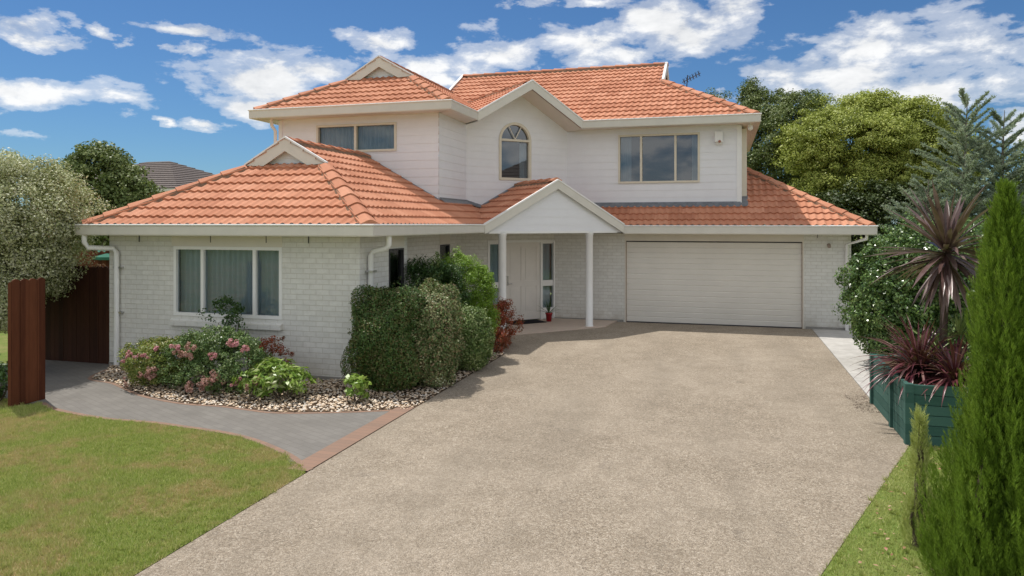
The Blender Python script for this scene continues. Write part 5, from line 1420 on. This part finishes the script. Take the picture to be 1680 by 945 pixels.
m = MB(); m.tube([(-23.4, 34, 0), (-23.4, 34, 4.4), (-23.55, 34, 5.0), (-24.0, 34, 5.25), (-24.5, 34, 5.3)], [.06, .05, .04, .035, .03], 8); m.build('pole', M['dark'], sl)
m = MB(); m.box(-24.8, -24.4, 33.93, 34.07, 5.26, 5.32); m.build('lamp_head', M['dark'], sl)

GROUPS = {'rose_bush': 'rose bushes under the front window', 'purple_flax': 'burgundy flaxes in the planter', 'cordyline': 'purple cordylines in the planter',
          'leafy_clump': 'broad leaved clumps on the pebbles', 'variegated_shrub': 'pale flecked shrubs along the driveway edge', 'neighbour_house': 'neighbouring houses', 'dark_tree': 'dark background trees'}
for o in list(COL.objects):
    b_ = o.name.split('.')[0]
    if o.parent is None and b_ in GROUPS and 'category' in o: o['group'] = GROUPS[b_]

# ------------------------------------------------------------------ world: sky with clouds
SUN = Vector((-.95, .55, 2.45)).normalized()
el = math.asin(SUN.z); azm = math.atan2(SUN.x, SUN.y)
wd = bpy.data.worlds.new('World'); scene.world = wd; wd.use_nodes = True
nt = wd.node_tree; nt.nodes.clear()
class WT(NT):
    def __init__(s): s.t = nt
w_ = WT()
sky = w_.n('ShaderNodeTexSky', sky_type='NISHITA', sun_disc=False, sun_elevation=el, sun_rotation=azm, altitude=0, air_density=1.0, dust_density=.2, ozone_density=2.5)
SKYS = .062
tc = w_.n('ShaderNodeTexCoord').outputs['Generated']
sx = w_.n('ShaderNodeSeparateXYZ'); w_.l(tc, sx.inputs[0])
az_ = w_.math('ARCTAN2', sx.outputs[0], sx.outputs[1]); el_ = w_.math('ARCSINE', sx.outputs[2])
cb = w_.n('ShaderNodeCombineXYZ'); w_.l(az_, cb.inputs[0]); w_.l(el_, cb.inputs[1])
blobs = [(40, 35, 55, 24, 1), (70, 63, 60, 16, 1), (155, 50, 32, 9, .8), (205, 67, 22, 8, .7), (60, 150, 150, 26, 1.1), (180, 155, 100, 24, 1.1), (320, 53, 95, 10, .8), (305, 80, 38, 8, .7), (335, 206, 60, 11, 1), (255, 203, 18, 8, .8),
         (335, 112, 28, 10, .7), (420, 130, 140, 38, 1.1), (395, 175, 75, 26, 1), (520, 110, 90, 30, .9), (40, 222, 45, 9, .6), (620, 66, 75, 16, .85), (690, 110, 80, 30, .9), (720, 135, 60, 30, 1), (815, 85, 105, 34, 1.05), (770, 120, 60, 40, 1),
         (960, 66, 110, 36, 1.0), (1100, 45, 145, 56, 1.15), (1020, 85, 110, 24, .9), (870, 4, 40, 12, .8), (960, 2, 70, 10, .8), (1170, 152, 26, 10, 1), (1180, 12, 70, 35, .9), (1330, 100, 70, 28, .9), (1430, 75, 170, 50, 1.0), (1400, 120, 200, 45, 1.05), (1580, 55, 150, 55, 1.0), (1640, 130, 150, 50, 1.0), (1540, 150, 120, 40, .9), (1290, 145, 80, 22, .8), (1660, 215, 70, 24, .7)]
wn_ = w_.n('ShaderNodeTexNoise'); wn_.inputs['Scale'].default_value = 9; wn_.inputs['Detail'].default_value = 6; wn_.inputs['Roughness'].default_value = .62
mpw = w_.n('ShaderNodeMapping'); mpw.inputs['Scale'].default_value = (1, 2, 1); w_.l(cb.outputs[0], mpw.inputs[0]); w_.l(mpw.outputs[0], wn_.inputs['Vector'])
ws = w_.n('ShaderNodeVectorMath', operation='SUBTRACT'); w_.l(wn_.outputs['Color'], ws.inputs[0]); ws.inputs[1].default_value = (.5, .5, .5)
wm = w_.n('ShaderNodeVectorMath', operation='MULTIPLY'); w_.l(ws.outputs[0], wm.inputs[0]); wm.inputs[1].default_value = (.15, .055, 0)
cbw = w_.n('ShaderNodeVectorMath', operation='ADD'); w_.l(cb.outputs[0], cbw.inputs[0]); w_.l(wm.outputs[0], cbw.inputs[1])
acc = None
for (px, py, hx, hy, k) in blobs:
    a0, e0 = azel(px, py); ax_ = abs(azel(px + hx, py)[0] - a0) * 1.25; ey = abs(azel(px, py - hy)[1] - e0) * 1.35
    s1 = w_.n('ShaderNodeVectorMath', operation='SUBTRACT'); w_.l(cbw.outputs[0], s1.inputs[0]); s1.inputs[1].default_value = (a0, e0, 0)
    s2 = w_.n('ShaderNodeVectorMath', operation='DIVIDE'); w_.l(s1.outputs[0], s2.inputs[0]); s2.inputs[1].default_value = (ax_, ey, 1)
    s3 = w_.n('ShaderNodeVectorMath', operation='LENGTH'); w_.l(s2.outputs[0], s3.inputs[0])
    v = w_.math('MULTIPLY', w_.math('SUBTRACT', .88, s3.outputs['Value']), k)
    acc = v if acc is None else w_.math('MAXIMUM', acc, v)
# unseen part of the sky: extra cloud added as fill for shaded walls
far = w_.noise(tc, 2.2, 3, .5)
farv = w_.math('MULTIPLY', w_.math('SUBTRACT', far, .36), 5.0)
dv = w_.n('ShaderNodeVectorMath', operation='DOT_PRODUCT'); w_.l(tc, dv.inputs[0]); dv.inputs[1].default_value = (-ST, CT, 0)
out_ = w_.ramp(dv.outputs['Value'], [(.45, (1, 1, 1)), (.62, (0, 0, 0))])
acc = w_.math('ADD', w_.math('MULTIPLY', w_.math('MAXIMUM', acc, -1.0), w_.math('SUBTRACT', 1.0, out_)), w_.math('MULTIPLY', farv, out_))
mp = w_.n('ShaderNodeMapping'); mp.inputs['Scale'].default_value = (1.0, 2.1, 1); w_.l(cb.outputs[0], mp.inputs[0])
n1 = w_.noise(mp.outputs[0], 14, 8, .60, .2); 
n2 = w_.noise(mp.outputs[0], 3.2, 4, .5, .2)
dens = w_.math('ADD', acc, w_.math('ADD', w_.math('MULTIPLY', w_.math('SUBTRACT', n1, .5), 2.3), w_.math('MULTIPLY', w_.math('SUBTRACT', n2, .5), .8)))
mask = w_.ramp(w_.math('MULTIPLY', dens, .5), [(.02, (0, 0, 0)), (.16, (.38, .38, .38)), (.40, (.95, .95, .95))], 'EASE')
mp2 = w_.n('ShaderNodeMapping'); mp2.inputs['Scale'].default_value = (1.0, 2.1, 1); mp2.inputs['Location'].default_value = (.004, -.022, 0); w_.l(cb.outputs[0], mp2.inputs[0])
n3 = w_.noise(mp2.outputs[0], 14, 8, .60, .2)
shade = w_.math('ADD', w_.math('MULTIPLY', w_.math('SUBTRACT', n1, n3), 1.3), w_.math('ADD', .72, w_.math('MULTIPLY', w_.math('SUBTRACT', n2, .5), -1.2)), clamp=True)
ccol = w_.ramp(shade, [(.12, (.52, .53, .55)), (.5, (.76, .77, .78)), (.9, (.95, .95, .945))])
bg1 = w_.n('ShaderNodeBackground'); 
w_.l(w_.mix(1.0, sky.outputs[0], (.56, .86, 1.16), 'MULTIPLY'), bg1.inputs[0]); bg1.inputs[1].default_value = SKYS
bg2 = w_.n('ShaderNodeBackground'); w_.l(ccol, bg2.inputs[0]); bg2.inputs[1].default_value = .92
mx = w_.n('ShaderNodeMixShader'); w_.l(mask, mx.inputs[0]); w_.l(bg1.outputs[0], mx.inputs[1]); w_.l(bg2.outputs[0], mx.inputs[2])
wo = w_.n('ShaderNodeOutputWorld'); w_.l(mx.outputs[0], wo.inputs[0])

sl_ = bpy.data.lights.new('sun', 'SUN'); sl_.energy = 3.2; sl_.angle = R(.5); sl_.color = (1, .955, .88)
so = bpy.data.objects.new('sun', sl_); COL.objects.link(so); so.rotation_euler = (-SUN).to_track_quat('-Z', 'Y').to_euler(); so.location = (-20, 10, 40)

# ------------------------------------------------------------------ camera
cam = bpy.data.cameras.new('camera'); co_ = bpy.data.objects.new('camera', cam); COL.objects.link(co_)
cam.sensor_width = 36; cam.lens = F / W * 36; cam.shift_y = -(H / 2 - YH) / W; cam.clip_end = 3000; cam.clip_start = .1
co_.location = (0, 0, CAMH); co_.rotation_euler = (R(90), 0, TH)
scene.camera = co_
scene.view_settings.view_transform = 'Standard'; scene.view_settings.look = 'None'; scene.view_settings.exposure = .24; scene.view_settings.gamma = 1
scene.cycles.max_bounces = 8; scene.cycles.transparent_max_bounces = 12; scene.cycles.diffuse_bounces = 4
scene.cycles.use_denoising = True
